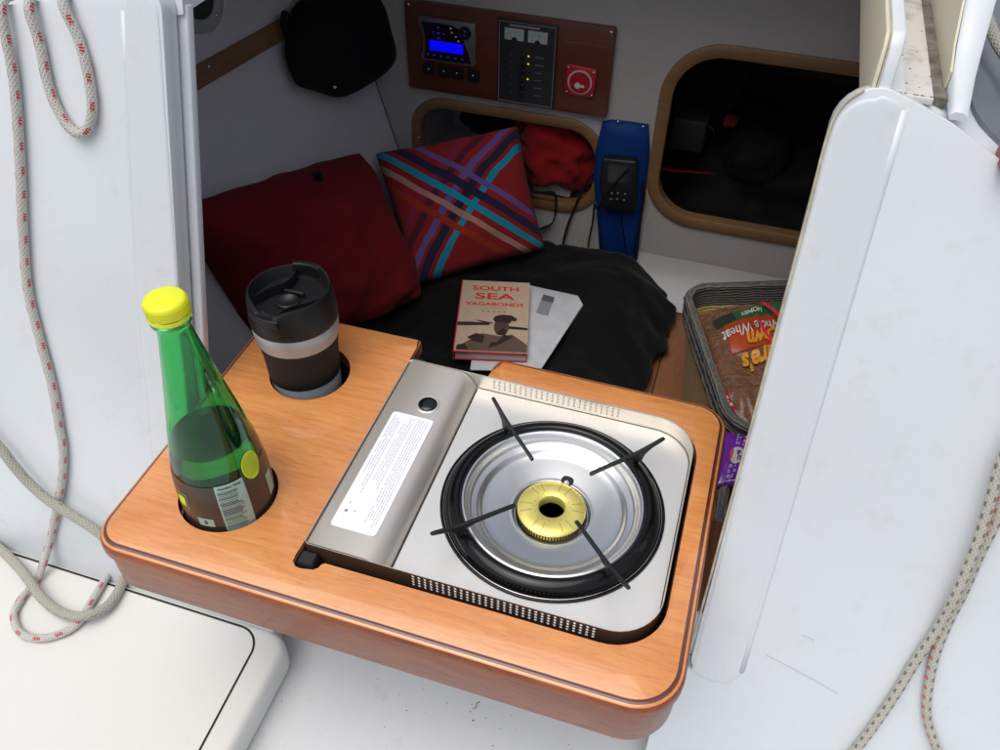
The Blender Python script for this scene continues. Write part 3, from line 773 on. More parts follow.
# label: a sleeve from near the base to the shoulder, and its print bent round the bottle
def rad(z):
    for (r0, z0), (r1, z1) in zip(outp, outp[1:]):
        if z0 <= z <= z1 and z1 > z0 and z > .005: return r0+(r1-r0)*(z-z0)/(z1-z0)
    return .046
def wrap(a0, a1, z0, z1, off, na=24, nz=6, fn=None):
    def g(u, v):
        a = math.radians(a0+(a1-a0)*u); z = z0+(z1-z0)*v
        r = rad(z)+off; return bc+Vector((r*math.cos(a), r*math.sin(a), z))
    return grid(g, na, nz)
def bend(vf, a_mid, z_mid, off):
    out = []
    for v in vf[0]:
        z = z_mid+v[1]; r = rad(z)+off; a = math.radians(a_mid)+v[0]/r
        out.append(bc+Vector((r*math.cos(a), r*math.sin(a), z)))
    return out, vf[1]
lab = obj('label', wrap(-150, 30, .012, .1225, .0003, 80, 10), LABB, bottle, smooth=True)
NA = -52     # the nutrition panel faces the camera
q = wrap(NA-10, NA+26, .058, .123, .0007, 12, 8); sub('nutrition_panel', q, PALEG, lab, smooth=True)
lines = text('Nutrition Facts', .0036, (0, 0, 0), (1, 0, 0), (0, 1, 0), depth=0, bold=.03)
V, Fc = bend(lines, NA+8, .1190, .0010)
yy = .1145
while yy > .060:
    wd = rnd.uniform(.016, .022); th = .0005 if rnd.random() < .7 else .0011
    a = math.radians(NA-8); 
    m = 8; Vq, Fq = [], []
    for i in range(m+1):
        aa = a+(wd/.046)*i/m
        for zz in (yy, yy+th): r = rad(zz)+.0010; Vq.append(bc+Vector((r*math.cos(aa), r*math.sin(aa), zz)))
        if i: Fq.append((2*i-2, 2*i, 2*i+1, 2*i-1))
    V, Fc = join((V, Fc), (Vq, Fq)); yy -= .0023
sub('nutrition_print', (V, Fc), plain('label_ink', (.04, .05, .05), .6), lab)
q = wrap(NA-42, NA-22, .066, .078, .0007, 8, 3); sub('deposit_box', q, PALEG, lab, smooth=True)
V, Fc = bend(text('5', .0070, (0, 0, 0), (1, 0, 0), (0, 1, 0), depth=0, bold=.05), NA-32, .0720, .0011)
sub('deposit_print', (V, Fc), INKD, lab)
# yellow dot on the shoulder of the label
dc, dz = NA+44, .1275
Vq = [(0., 0., 0.)] + [(.0112*math.cos(2*PI*i/32), .0158*math.sin(2*PI*i/32), 0) for i in range(32)] 
ring2 = [(.0055*math.cos(2*PI*i/32), .0070*math.sin(2*PI*i/32), 0) for i in range(32)]
Vq = [(0., 0., 0.)] + ring2 + Vq[1:]
Fq = [(0, 1+i, 1+(i+1) % 32) for i in range(32)] + [(1+i, 33+i, 33+(i+1) % 32, 1+(i+1) % 32) for i in range(32)]
V, Fc = bend((Vq, Fq), dc, dz, .0009); sub('yellow_dot', (V, Fc), YELD, lab, smooth=True)
V, Fc = [], []
for k in range(12):
    y0 = .0120-k*.0021; hw = .0098*math.sqrt(max(.05, 1-(y0/.0150)**2)); x = -hw
    while x < hw:
        w = rnd.uniform(.0008, .0022)
        V, Fc = join((V, Fc), bend(([(x, y0, 0), (x+w, y0, 0), (x+w, y0+.0007, 0), (x, y0+.0007, 0)], [(0, 1, 2, 3)]), dc, dz, .0013)); x += w+.0006
sub('dot_print', (V, Fc), plain('olive_ink', (.14, .18, .02), .6), lab)
# yellow-in-frame panel at left
for nm, a0, a1, z0, z1, off, m in (('frame_mark', NA-66, NA-50, .086, .106, .0007, PALEG), ('frame_mark', NA-65.2, NA-51.2, .0872, .1048, .0010, LABB), ('frame_mark', NA-64.5, NA-53, .0892, .1025, .0013, YELD)):
    sub(nm, wrap(a0, a1, z0, z1, off, 8, 3), m, lab, smooth=True)
q = wrap(NA+58, NA+72, .070, .100, .0007, 8, 6); sub('pale_panel', q, PALEG, lab, smooth=True)
# bubbles
V, Fc = [], []
for i in range(70):
    a = rnd.uniform(-PI, .5); z = rnd.uniform(.10, .150); r = rad(z)-tk-.0011
    vf = dome(bc+Vector((r*math.cos(a), r*math.sin(a), z)), rnd.uniform(.0002, .0005), (math.cos(a), math.sin(a), .0), .0004, 8, 3); V, Fc = join((V, Fc), vf)
bb = obj('bubbles', (V, Fc), plain('bubble_light', (.5, .7, .55), .2), bottle, smooth=True); bb['kind'] = 'stuff'

# ================================================================== MUG
mc = Vector((.0915, .2885, -.0615))
mug = thing('travel_mug', mc, 'steel travel mug with a black lid and grip, leaning in the round table hole', 'mug')
tilt = Matrix.Translation(mc) @ Matrix.Rotation(math.radians(-1.5), 4, 'Y') @ Matrix.Rotation(math.radians(-2), 4, 'X') @ Matrix.Translation(-mc)
def mo(name, vf, m, **k): return obj(name, xf(vf, tilt), m, mug, **k)
mo('steel_base', lathe([(.0, .0), (.0365, .0), (.0382, .002), (.0398, .030), (.0412, .0575), (.0405, .0585), (.0, .0585)], mc, 64), STEELB, smooth='a')
mo('grip', lathe([(.0395, .0582), (.0414, .0586), (.0421, .0595), (.0422, .075), (.0430, .090), (.0446, .104), (.0458, .1105), (.0450, .1115), (.042, .1115)], mc, 64), RUBBER, smooth='a')
mo('steel_band', lathe([(.040, .1116), (.0452, .1116), (.0462, .1122), (.0480, .124), (.0489, .136), (.0484, .1368), (.040, .1368)], mc, 64), STEELB, smooth='a')
# lid with a wavy drinking rim
def lidz(a):      # rim height around: high at the two spout lips
    d1 = math.cos(a-math.radians(-72)); d2 = math.cos(a-math.radians(72))
    return .1765 + .0035*max(0, d2)**8 - .010*max(0, math.cos(a-math.radians(-98)))**10*1.0
N = 96; L = []
prof = [(.0440, .1370), (.0490, .1370), (.0494, .1385), (.0494, .146), (.0486, .156), (.0474, .167)]
for r, z in prof: L.append([mc+Vector((r*math.cos(2*PI*i/N), r*math.sin(2*PI*i/N), z)) for i in range(N)])
for r, dz_ in ((.0460, -.0022), (.0448, 0.), (.0432, -.0002), (.0422, -.0022)):
    L.append([mc+Vector((r*math.cos(2*PI*i/N), r*math.sin(2*PI*i/N), lidz(2*PI*i/N)+dz_)) for i in range(N)])
for r, z in ((.0410, .1625), (.0395, .1605), (.030, .1600), (.012, .1600), (.001, .1600)):
    L.append([mc+Vector((r*math.cos(2*PI*i/N), r*math.sin(2*PI*i/N), z)) for i in range(N)])
lid = mo('lid', stack(L), LIDM, smooth='a')
def rimpiece(a0, a1, r0, r1, z0, z1, n=12):
    LL = []
    for i in range(n+1):
        a = math.radians(a0+(a1-a0)*i/n); ca, sa = math.cos(a), math.sin(a)
        LL.append([mc+Vector((r*ca, r*sa, z)) for r, z in ((r0, z0), (r1, z0), (r1, z1-.0015), (r1-.0012, z1), (r0+.0012, z1), (r0, z1-.0015))])
    return stack(LL)
sub('back_lip', xf(rimpiece(66, 112, .0405, .0478, .166, .1798), tilt), LIDM, lid, smooth='a', bevel=.0006)
sub('drinking_lip', xf(rimpiece(-125, -78, .0440, .0505, .156, .1655), tilt), LIDM, lid, smooth='a', bevel=.0006)
sub('drinking_slot', xf(rimpiece(-122, -81, .0340, .0435, .1590, .1612), tilt), BLACKM, lid, smooth='a')
# curved dividing walls on the lid floor
def wallz(pts, h, z0, w):
    pts = spline([Vector((x, y, 0)) for x, y in pts], 8); LL = []
    for i, p in enumerate(pts):
        t = (pts[min(i+1, len(pts)-1)]-pts[max(i-1, 0)]).normalized(); n_ = Vector((-t.y, t.x, 0))*w
        LL.append([mc+p-n_+Vector((0, 0, z0)), mc+p+n_+Vector((0, 0, z0)), mc+p+n_*.7+Vector((0, 0, z0+h)), mc+p-n_*.7+Vector((0, 0, z0+h))])
    return xf(stack(LL), tilt)
sub('lid_ridge', wallz([(-.012, .038), (-.010, .026), (-.012, .012), (-.024, -.004), (-.031, -.022)], .0125, .1598, .0009), LIDM, lid, smooth='a')
sub('lid_ridge', wallz([(.0405, .000), (.032, -.012), (.020, -.022), (.012, -.032), (.009, -.041)], .0125, .1598, .0012), LIDM, lid, smooth='a')
sub('slider', xf(join(box(mc.x-.011, mc.x+.014, mc.y+.005, mc.y+.009, mc.z+.160, mc.z+.1672)), tilt), LIDM, lid, bevel=.0012)
sub('slider_cup', xf(lathe([(.0125, .0), (.0125, .0035), (.0112, .0045), (.0095, .0035), (.0070, .0012), (.0, .0010)], mc+Vector((.001, -.008, .160)), 32), tilt), LIDM, lid, smooth='a')

# ================================================================== CABIN INTERIOR
SOLEZ = -.475; SEATZ = -.40
# companionway step under the table
step = thing('companionway_step', (.3, .2, -.16), 'reddish wooden step board inside the companionway, below the table', 'step')
obj('tread', box(.006, .600, .172, .300, -.125, -.100), SOLE, step, bevel=.004)
obj('riser', box(.006, .600, .285, .300, SOLEZ+.002, -.1255), SOLE, step)
# cabin sole
so = obj('cabin_sole', box(-.6, 1.25, .17, YM+.0, SOLEZ-.03, SOLEZ), SOLE); tag(so, kind='structure')
V, Fc = [], []
for x in (.38, .47, .56, .65, .75): V, Fc = join((V, Fc), box(x-.0012, x+.0012, .3, YM-.01, SOLEZ+.0002, SOLEZ+.0008))
tag(obj('sole_seams', (V, Fc), BLACKM), kind='structure')
# hull side (left inside)
LINER_LIT = LINER.copy(); LINER_LIT.name = 'textured_liner_lit'  # lighter copy of the cabin liner: light on this wall put into the colour
for n_ in LINER_LIT.node_tree.nodes:
    if n_.type == 'MIX': n_.inputs[6].default_value = (.68, .67, .70, 1); n_.inputs[7].default_value = (.76, .75, .78, 1)
hull = thing('cabin_side_wall', (-.35, .9, SOLEZ), 'pale textured side wall inside the cabin at left, with a teak batten and porthole', 'wall')
def HW(y, z, off=0): return Vector((-.252-.27*z+.1*(y-1.2)+off, y, z))
obj('liner', grid(lambda u, v: HW(.17+(YM-.17)*u, SOLEZ+(.42-SOLEZ)*v), 30, 30), LINER_LIT, hull, smooth=True)
a0, a1 = atw(187, 82), atw(345, -8)
d = (a1-a0).normalized(); nW = Vector((1, -.1, .27)).normalized(); upW = nW.cross(d).normalized()
if upW.z < 0: upW = -upW
s0 = a0-d*.25; s1 = a1+d*.10
def bar(p, q, up, nrm, w, h): 
    return [[p+up*(w/2)*a+nrm*b for a, b in ((-1, 0), (1, 0), (1, h), (-1, h))], [q+up*(w/2)*a+nrm*b for a, b in ((-1, 0), (1, 0), (1, h), (-1, h))]]
bt = obj('batten', stack(bar(s0, s1, upW, nW, .032, .012)), TEAKY, hull, bevel=.002)
for u, v in ((209.5, 67), (288, 17)):
    p = atw(u, v, .0122); sub('screw', dome(p, .0032, nW, .0015), CHROME, bt, smooth=True)
# white panel above the batten, slightly proud
ps = [atw(u, v, .001) for u, v in ((182, 75), (182, -60), (345, -70), (345, -20))]
ctr = atw(193, -6, .0)
pa = (d - nW*d.dot(nW)).normalized(); pb = nW.cross(pa).normalized()
def ringw(c, r0, r1, h, h1=None):
    c = Vector(c); L = []
    for r, hh in ((r1, .0005), (r1, h*.8), (r1-.002, h), (r0+.002, h), (r0, h*.8), (r0, .0005)):
        L.append([c+pa*(r*math.cos(2*PI*i/48))+pb*(r*math.sin(2*PI*i/48))+nW*hh for i in range(48)])
    return stack(L, closed=True)
pt = obj('porthole', ringw(ctr, .038, .058, .008), plain('porthole_white', (.42, .44, .45), .4), hull, smooth='a')
sub('porthole_glass', disc(ctr+nW*.003, .038, nW, 48), plain('dark_porthole_glass', (.03, .028, .026), .1), pt)
for u, v in ((217, 15), (187, 31)):
    p = atw(u, v, .008); sub('screw', dome(p, .0036, nW, .002), CHROME, pt, smooth=True)
# other cabin shell walls
obj('right_liner', box(1.25, 1.28, .19, YM, SOLEZ, .42), LINER, hull)
obj('after_liner', slab([[(-.62, .17), (.6, .17), (.6, .18), (-.62, .18)]], lambda a, b: Vector((a, b, SOLEZ)), lambda a, b: Vector((a, b, -.19))), LINER, hull)

# main bulkhead with two openings
mb = thing('main_bulkhead', (.4, YM, SOLEZ), 'pale textured bulkhead across the cabin with two rounded teak-trimmed openings', 'bulkhead')
def rrect(x0, x1, z0, z1, r, n=8): return loop_rr(x0, x1, z0, z1, r, n)
opL = rrect(-.149, .275, -.322, -.104, (.075, .090, .085, .075), 10)
# shear: openings' top edges slope a little as in the photograph
opR = rrect(.362, .86, -.302, .082, (.105, .09, .09, .110), 12)
hl, hr = inset(opL, .020), inset(opR, .022)
mout = [(-.42, SOLEZ), (1.25, SOLEZ), (1.25, .40), (-.42, .40)]
obj('bulkhead_panel', slab([mout, hl, hr], lambda a, b: Vector((a, YM, b)), lambda a, b: Vector((a, YM+.016, b))), LINER, mb)
def trimring(lp, w, name, lab=None):
    L = []
    for d_, y in ((0, YM-.0006), (0, YM-.004), (.002, YM-.0055), (w-.002, YM-.0055), (w, YM-.004), (w, YM+.018), (w-.004, YM+.018), (.004, YM+.0)):
        L.append([Vector((x, y, z)) for x, z in inset(lp, d_)])
    o = obj(name, stack(L[:7], closed=True), TEAK, mb, smooth='a'); return o
t1 = trimring(opL, .022, 'opening_trim'); t2 = trimring(opR, .024, 'opening_trim')
for (u, v) in ((418.5, 138),):
    sub('screw', dome(aty(u, v, YM-.0057), .0035, (0, -1, 0), .0015), CHROME, t1, smooth=True)
obj('bulkhead_seam', stack(bar(aty(371, 70, YM-.001)+Vector((.002, 0, .0)), aty(412, 190, YM-.001)+Vector((.002, 0, 0)), Vector((1, 0, 0)), Vector((0, -1, 0)), .0016, .001)), INKD, mb)
# white moulded base where bulkhead meets the sole
bs = []
def basefn(u, v):
    x = .30+.95*u; t = v
    y = YM-.002-.075*(t**1.6); z = -.385-.085*math.sin(t*PI/2) + .004*fbm((x*6, t*3, 1), 1)
    return Vector((x, y, z))
obj('moulded_base', grid(basefn, 40, 10), LINSM, mb, smooth=True)
# spaces behind the openings
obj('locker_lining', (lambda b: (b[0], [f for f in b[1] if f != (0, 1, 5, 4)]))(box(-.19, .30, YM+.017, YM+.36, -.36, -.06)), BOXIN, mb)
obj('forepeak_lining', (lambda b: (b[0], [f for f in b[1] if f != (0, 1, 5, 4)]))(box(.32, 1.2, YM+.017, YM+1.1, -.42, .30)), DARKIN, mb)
# ------------------------------------------------------------------ clothes and bags behind the openings
def lump(name, c, r, m, seed, label, cat, amp=.25, n=28, group=None):
    c = Vector(c)
    def g(u, v):
        a, b = 2*PI*u, PI*(v-.5); d_ = Vector((math.cos(b)*math.cos(a), math.cos(b)*math.sin(a), math.sin(b)))
        k = 1+amp*fbm(d_*1.6+Vector((seed, 0, 0)), 1., 4)+.05*math.sin(9*a+seed)*fbm(d_*3, 1.)
        return c+Vector((d_.x*r[0], d_.y*r[1], d_.z*r[2]))*k
    V, Fc = grid(g, n*2, n); V, Fc = weld(V, Fc)
    o = obj(name, (V, Fc), m, None, smooth=True); return tag(o, label, cat, group)
lump('red_cloth_bundle', aty(556, 150, YM+.06)+Vector((0, 0, 0)), (.098, .060, .082), REDB, 3.1, 'bright red cloth bundle stuffed in the left opening of the bulkhead', 'bag', .42)
lump('black_bag_bundle', aty(500, 116, YM+.13), (.075, .06, .045), BAGM, 5.2, 'black bundle behind the red cloth in the left opening', 'bag', .3)
pp = thing('folded_paper', aty(545, 186, YM+.05), 'white printed paper lying below the red bundle in the left opening', 'paper')
c_ = aty(547, 185, YM+.03)
obj('sheet', slab([[(c_.x-.055, -.03), (c_.x+.05, -.035), (c_.x+.052, .03), (c_.x-.05, .034)]], lambda a, b: Vector((a, YM+.06+b*.6, -.292+b*.5)), lambda a, b: Vector((a, YM+.06+b*.6, -.2905+b*.5))), plain('paper', (.62, .60, .52), .8), pp)
V, Fc, U = tube(spline([Vector((c_.x-.045+i*.011, YM+.06+(.008*math.sin(i*1.9))*.6-.0008, -.2897+.008*math.sin(i*1.9)*.5)) for i in range(9)], 5), .0006, 5)
obj('print', (V, Fc), INKD, pp)
tag(obj('black_strap', (lambda t: (t[0], t[1]))(tube(spline([aty(u, v, y) for u, v, y in ((528, 178, YM-.004), (534, 192, YM-.013), (553, 193, YM-.016), (556, 205, YM-.014), (553, 222, YM-.012), (543, 228, YM-.010), (533, 230, YM-.02))], 6), .0055, 8, True, .3)), BAGM, None, smooth=True), 'black webbing strap hanging over the lower trim of the left opening', 'strap')
# forepeak contents
lump('dark_clothes_pile', (.64, YM+.30, -.33), (.31, .24, .15), BAGM, 2.2, 'large dark heap of clothes filling the lower part of the right opening', 'clothes', .3)
lump('dark_jacket', (.455, YM+.20, -.03), (.055, .06, .12), BAGM, 7.7, 'dark jacket hanging at the left side of the right opening', 'clothes', .3)
lump('red_hat', aty(730, 121, YM+.14), (.014, .02, .010), REDP, 1.3, 'small red item on top of the dark clothes in the right opening', 'clothes', .3)
lump('dark_round_bag', aty(757, 156, YM+.16), (.07, .06, .055), BAGM, 9.1, 'rounded dark bag at the middle of the right opening', 'bag', .15)
tag(obj('red_cloth_strip', tube(spline([aty(662, 168, YM+.10), aty(675, 171, YM+.10), aty(694, 172, YM+.10), aty(715, 174, YM+.12)], 5), lambda t: .0045*(1-t*.7), 8)[:2], REDP, None, smooth=True), 'thin red strip of cloth at the left of the right opening', 'cloth')
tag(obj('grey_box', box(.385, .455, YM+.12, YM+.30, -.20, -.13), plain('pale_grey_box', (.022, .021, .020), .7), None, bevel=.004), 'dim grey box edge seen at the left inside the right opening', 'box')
V, Fc, U = tube(spline([aty(709, 126, YM+.15), aty(713, 130, YM+.15), aty(715, 140, YM+.15)], 4), .0018, 6)
tag(obj('metal_hook', (V, Fc), CHROME, None, smooth=True), 'small bright metal hook among the dark clothes in the right opening', 'hook')

# ------------------------------------------------------------------ electrical panel
ep = thing('electrical_panel', (.062, YM, .0), 'dark red-brown wooden panel with stereo, breakers and red battery switch', 'electrical panel')
YB = YM-.014
bd = obj('board', slab([rrect(-.1435, .268, -.0855, .0875, .005, 4)], lambda a, b: Vector((a, YM-.0005, b)), lambda a, b: Vector((a, YB, b))), MAHOG, ep, bevel=.002)
for x, z in ((-.136, .080), (.260, .079)):
    sub('screw', dome((x, YB-.0002, z), .004, (0, -1, 0), .0018), CHROME, bd, smooth=True)
def pY(P2, y0, y1): return slab([P2], lambda a, b: Vector((a, y0, b)), lambda a, b: Vector((a, y1, b)))
# stereo with a curved silver surround
sp_ = [(-.1145, .060), (-.112, .0645), (-.06, .0640), (.0, .0640), (.003, .060), (.003, .025), (.001, .0), (.003, -.014), (-.001, -.020), (-.06, -.0205), (-.110, -.0200), (-.1135, -.015), (-.1080, -.003), (-.1060, .020), (-.1080, .035), (-.1145, .045)]
sp_ = sp_[::-1]
ste = obj('stereo', pY(sp_, YB-.0003, YB-.008), plain('silver_plastic', (.20, .20, .21), .4, .5), ep, bevel=.002)
fc = [(-.106, .056), (-.045, .056), (-.030, .050), (-.022, .030), (-.010, .0), (-.007, -.014), (-.103, -.0145), (-.101, .0), (-.099, .02), (-.101, .038)]
sub('faceplate', pY(fc[::-1], YB-.0084, YB-.0105), plain('gloss_black_face', (.01, .01, .02), .2), ste)
def emit(name, col, st):
    t = NT(name); t.set(Base_Color=(0, 0, 0), Emission_Color=col, Emission_Strength=st); return t.m
BLUE = emit('blue_backlight', (.0, .0, 1.), .85); BLUED = emit('blue_button', (.05, .08, 1.), .18); AMBER = emit('amber_lamp', (1., .55, .05), .9)
sub('screen', pY([(-.0905, .0035), (-.0220, .0035), (-.0220, .0230), (-.0905, .0230)], YB-.0108, YB-.0116), BLUE, ste)
for x, z, w in ((-.0715, .0385, .003), (-.0715, .049, .0025), (-.0715, .0285, .0025), (-.082, .039, .0015), (-.061, .038, .0015)) + tuple((x, -.006, .0022) for x in (-.095, -.082, -.068, -.053, -.038, -.024)):
    sub('button', pY([(x-w, z-.0012), (x+w, z-.0012), (x+w, z+.0012), (x-w, z+.0012)], YB-.0108, YB-.0114), BLUED, ste)
kd = sub('volume_dial', disc((-.018, YB-.0083, .045), .0125, (0, -1, 0), 24, .003), BLACKP, ste)
sub('volume_marks', join(disc((-.018, YB-.0120, .049), .0024, (0, -1, 0), 3), disc((-.018, YB-.0120, .041), .0024, (0, -1, 0), 3)), BLUED, ste)
for x, z in ((-.046, .051), (-.044, .043), (-.036, .036), (-.031, .028)):
    sub('grey_button', disc((x, YB-.0106, z), .0018, (0, -1, 0), 10, .0008), PAPER, ste)
# four toggle caps under it
for x in (-.098, -.066, -.038, -.004):
    tg = obj('toggle_plate', pY(loop_rr(x-.0125, x+.0125, -.052, -.029, .003, 3), YB-.0003, YB-.004), BLACKP, ep)
    sub('toggle', dome((x, YB-.0041, -.039+0*x), .0028, (0, -1, 0), .003), CHROME, tg, smooth=True)
# breaker panel
br = obj('breaker_panel', pY(loop_rr(.0455, .162, -.083, .0805, .002, 2), YB-.0003, YB-.005), plain('dark_grey_panel', (.025, .027, .033), .45), ep, bevel=.001)
sub('panel_frame', join(pY([(.0490, -.0795), (.0498, -.0795), (.0498, .0765), (.0490, .0765)], YB-.0052, YB-.0056), pY([(.1577, -.0795), (.1585, -.0795), (.1585, .0765), (.1577, .0765)], YB-.0052, YB-.0056), pY([(.0500, .0757), (.1575, .0757), (.1575, .0765), (.0500, .0765)], YB-.0052, YB-.0056), pY([(.0500, -.0795), (.1575, -.0795), (.1575, -.0787), (.0500, -.0787)], YB-.0052, YB-.0056)), INK, br)
for x0 in (.0605, .1060):
    mt = sub('meter', pY([(x0, .0440), (x0+.0375, .0440), (x0+.0375, .0655), (x0, .0655)], YB-.0053, YB-.0075), plain('meter_face', (.42, .50, .46), .4), br)
    V, Fc = disc((x0+.019, YB-.0078, .0445), .0055, (0, -1, 0), 20)
    V = [Vector((v.x, v.y, max(v.z, .0440))) for v in V]
    hub = sub('meter_hub', (V, Fc), BLACKP, br)
    sub('meter_needle', stack(bar(Vector((x0+.019, YB-.0077, .046)), Vector((x0+.024, YB-.0077, .061)), Vector((1, 0, 0)), Vector((0, -1, 0)), .0005, .0003)), INKD, br)
    V, Fc = [], []
    for i in range(9):
        a = math.radians(140-i*12.5); V, Fc = join((V, Fc), stack(bar(Vector((x0+.019+.014*math.cos(a), YB-.0077, .0455+.013*math.sin(a))), Vector((x0+.019+.016*math.cos(a), YB-.0077, .0455+.015*math.sin(a))), Vector((1, 0, 0)), Vector((0, -1, 0)), .0004, .0003)))
    sub('meter_scale', (V, Fc), INKD, br)
sub('header_strip', pY([(.070, .0690), (.128, .0690), (.128, .0722), (.070, .0722)], YB-.0053, YB-.0056), INK, br)
for k in range(6):
    z = .0165-k*.0150
    sub('breaker_switch', pY([(.0930, z-.0045), (.1020, z-.0045), (.1020, z+.0045), (.0930, z+.0045)], YB-.0053, YB-.0100), BLACKP, br, bevel=.001)
    V, Fc = [], []
    sub('breaker_label', pY([(.121, z-.0016), (.121+rnd.uniform(.012, .020), z-.0016), (.136, z+.0012), (.1215, z+.0012)], YB-.0053, YB-.0055), plain('dim_print', (.10, .10, .11), .6), br)
    sub('breaker_number', pY([(.072, z-.0016), (.076, z-.0016), (.076, z+.0016), (.072, z+.0016)], YB-.0053, YB-.0055), plain('dim_print2', (.07, .07, .08), .6), br)
for k in (0, 1, 3):
    sub('lamp', dome((.1080, YB-.0054, .0165-k*.0150), .0018, (0, -1, 0), .001), AMBER, br, smooth=True)
# battery switch
sw = obj('battery_switch', pY([(.182, -.047), (.240, -.046), (.242, .010), (.184, .013)], YB-.0003, YB-.007), plain('red_switch', (.42, .018, .022), .4), ep, bevel=.0015)
def ringY(c, r0, r1, y0, y1):
    L = [[Vector((c[0]+r*math.cos(2*PI*i/48), y, c[1]+r*math.sin(2*PI*i/48))) for i in range(48)] for r, y in ((r1, y0), (r1, y1), (r0, y1), (r0, y0))]
    return stack(L, closed=True)
sub('switch_ring', ringY((.2115, -.018), .0205, .0235, YB-.0072, YB-.0090), plain('white_ring', (.50, .48, .46), .5), sw)
sub('switch_knob', disc((.2115, YB-.0072, -.018), .0200, (0, -1, 0), 40, .004), plain('red_knob', (.36, .015, .02), .35), sw)
sub('switch_key', join(disc((.2080, YB-.0113, -.0235), .0058, (0, -1, 0), 20, .001), pY([(.209, -.0255), (.2215, -.0262), (.2215, -.0215), (.209, -.0215)], YB-.0113, YB-.0122)), plain('white_mark', (.62, .6, .58), .5), sw)
for x, z in ((.187, .007), (.236, .004), (.187, -.041), (.236, -.0415)):
    sub('screw', dome((x, YB-.0071, z), .0024, (0, -1, 0), .0014), CHROME, sw, smooth=True)

# ------------------------------------------------------------------ black bag hanging from the batten
bg_px = [(287, 6), (283, 25), (279, 45), (281, 62), (288, 80), (293, 87), (303, 89), (318, 94), (330, 98), (340, 97), (356, 87), (372, 77), (384, 63), (389, 45), (386, 22), (378, -2), (360, -20), (315, -22), (299, -2)]
cx_, cy_ = 334, 36
bag = thing('hanging_bag', atw(330, 95, .0), 'black cloth bag hanging from the teak batten on the cabin side wall', 'bag')
def bagfn(off_front):
    L = []
    N_ = len(bg_px)
    for k, (s, o_) in enumerate(((1.0, .014), (1.02, .028), (.97, .050), (.85, .066), (.6, .076), (.3, .080), (.02, .081))):
        L.append([atw(cx_+(u-cx_)*s, cy_+(v-cy_)*s, .013)+nW*(o_-.013)*(1 + .10*fbm((u*.03, v*.03, k*.2), 1)) for u, v in bg_px])
    return stack(L)
bgo = obj('bag_body', bagfn(0), BAGM, bag, smooth=True)
mod = bgo.modifiers.new('s', 'SUBSURF'); mod.levels = 2; mod.render_levels = 2
V, Fc, U = tube(spline([atw(u, v, .03) for u, v in ((286, 34), (283, 22), (285, 13), (290, 16), (293, 24), (297, 34))], 5), .0055, 8, True, .4); obj('strap', (V, Fc), BAGM, bag, smooth=True)
p = atw(336, 86, .055); sub('small_logo', stack(bar(p-pa*.008, p+pa*.008, pb, nW, .005, .001)), PAPER, bgo)
# ------------------------------------------------------------------ berth and blanket
berth = thing('settee_berth', (.0, .75, SOLEZ), 'cabin settee under the black blanket at left', 'berth')
obj('seat_box', box(-.36, .35, .31, YM-.05, SOLEZ+.001, SEATZ-.03), LINSM, berth, bevel=.01)
obj('seat_cushion', box(-.36, .36, .31, YM-.06, SEATZ-.029, SEATZ), BLANK, berth, bevel=.012)
def edge_x(y): return .475+.03*math.sin(y*5.+1.2)+.016*fbm((y*9, 1, 0), 1, 4)-.10*max(0, (.62-y))-.06*max(0, (y-1.02)/.16)**2
def blank(u, v):
    y = .315+(YM-.035-.315)*v; xe = edge_x(y); x = -.30+(xe+.30)*u
    z = SEATZ+.014+.016*fbm((x*8, y*8, 0), 1, 5)+.006*abs(math.sin(16*x+11*y+5*fbm((x*4, y*4, 2), 1)))**.6
    x += .012*fbm((x*9, y*9, 7), 1, 3)*u
    z += .022*math.exp(-((x-.33)**2+(y-1.02)**2)/.012)
    z -= .068*max(0, (x-(xe-.11))/.11)**1.4
    return Vector((x, y, max(z, SOLEZ+.004)))
V, Fc = grid(blank, 110, 110)
bl = obj('black_blanket', (V, Fc), BLANK, None, smooth=True); tag(bl, 'rumpled black blanket spread over the settee below the cushions', 'blanket')
sm = bl.modifiers.new('t', 'SOLIDIFY'); sm.thickness = .006; sm.offset = -1
BZ = SEATZ+.026

# pillows
def pillow(name, c, T, m, label, cat, n=36, wr=.006, pin=.06, seed=0.):
    TL, TR, BR, BL = [Vector(p) for p in c]; nn = ((TR-TL).cross(BL-TL)).normalized()
    if nn.dot(CAM-TL) < 0: nn = -nn
    V, Fc, U = [], [], []
    for side in (1, -1):
        k = len(V)
        for j in range(n+1):
            for i in range(n+1):
                u, v = i/n, j/n
                uu = u + pin*(u-.5)*-(4*v*(1-v))*1.; vv = v + pin*(v-.5)*-(4*u*(1-u))
                cr = .018*abs(2*u-1)**7*abs(2*v-1)**7; uu += cr*(.5-u)*2; vv += cr*(.5-v)*2
                p = (TL*(1-uu)+TR*uu)*vv + (BL*(1-uu)+BR*uu)*(1-vv)
                h = (max(0, 16*u*(1-u)*v*(1-v)))**.42
                w = wr*fbm((u*4+seed, v*4, side), 1, 4)*min(1, h*2)
                V.append(p+nn*(side*(T*h)+w)); U.append((u, v))
        for j in range(n):
            for i in range(n): Fc.append((k+j*(n+1)+i, k+j*(n+1)+i+1, k+(j+1)*(n+1)+i+1, k+(j+1)*(n+1)+i))
    # stitch: reuse the rim of the front face
    N1 = (n+1)**2; rimi = {j*(n+1)+i for j in range(n+1) for i in range(n+1) if i in (0, n) or j in (0, n)}
    Fc = [tuple(q-N1 if q >= N1 and (q-N1) in rimi else q for q in f) for f in Fc]
    o = obj(name, (V, Fc), m, None, smooth=True, uvs=U); return tag(o, label, cat)
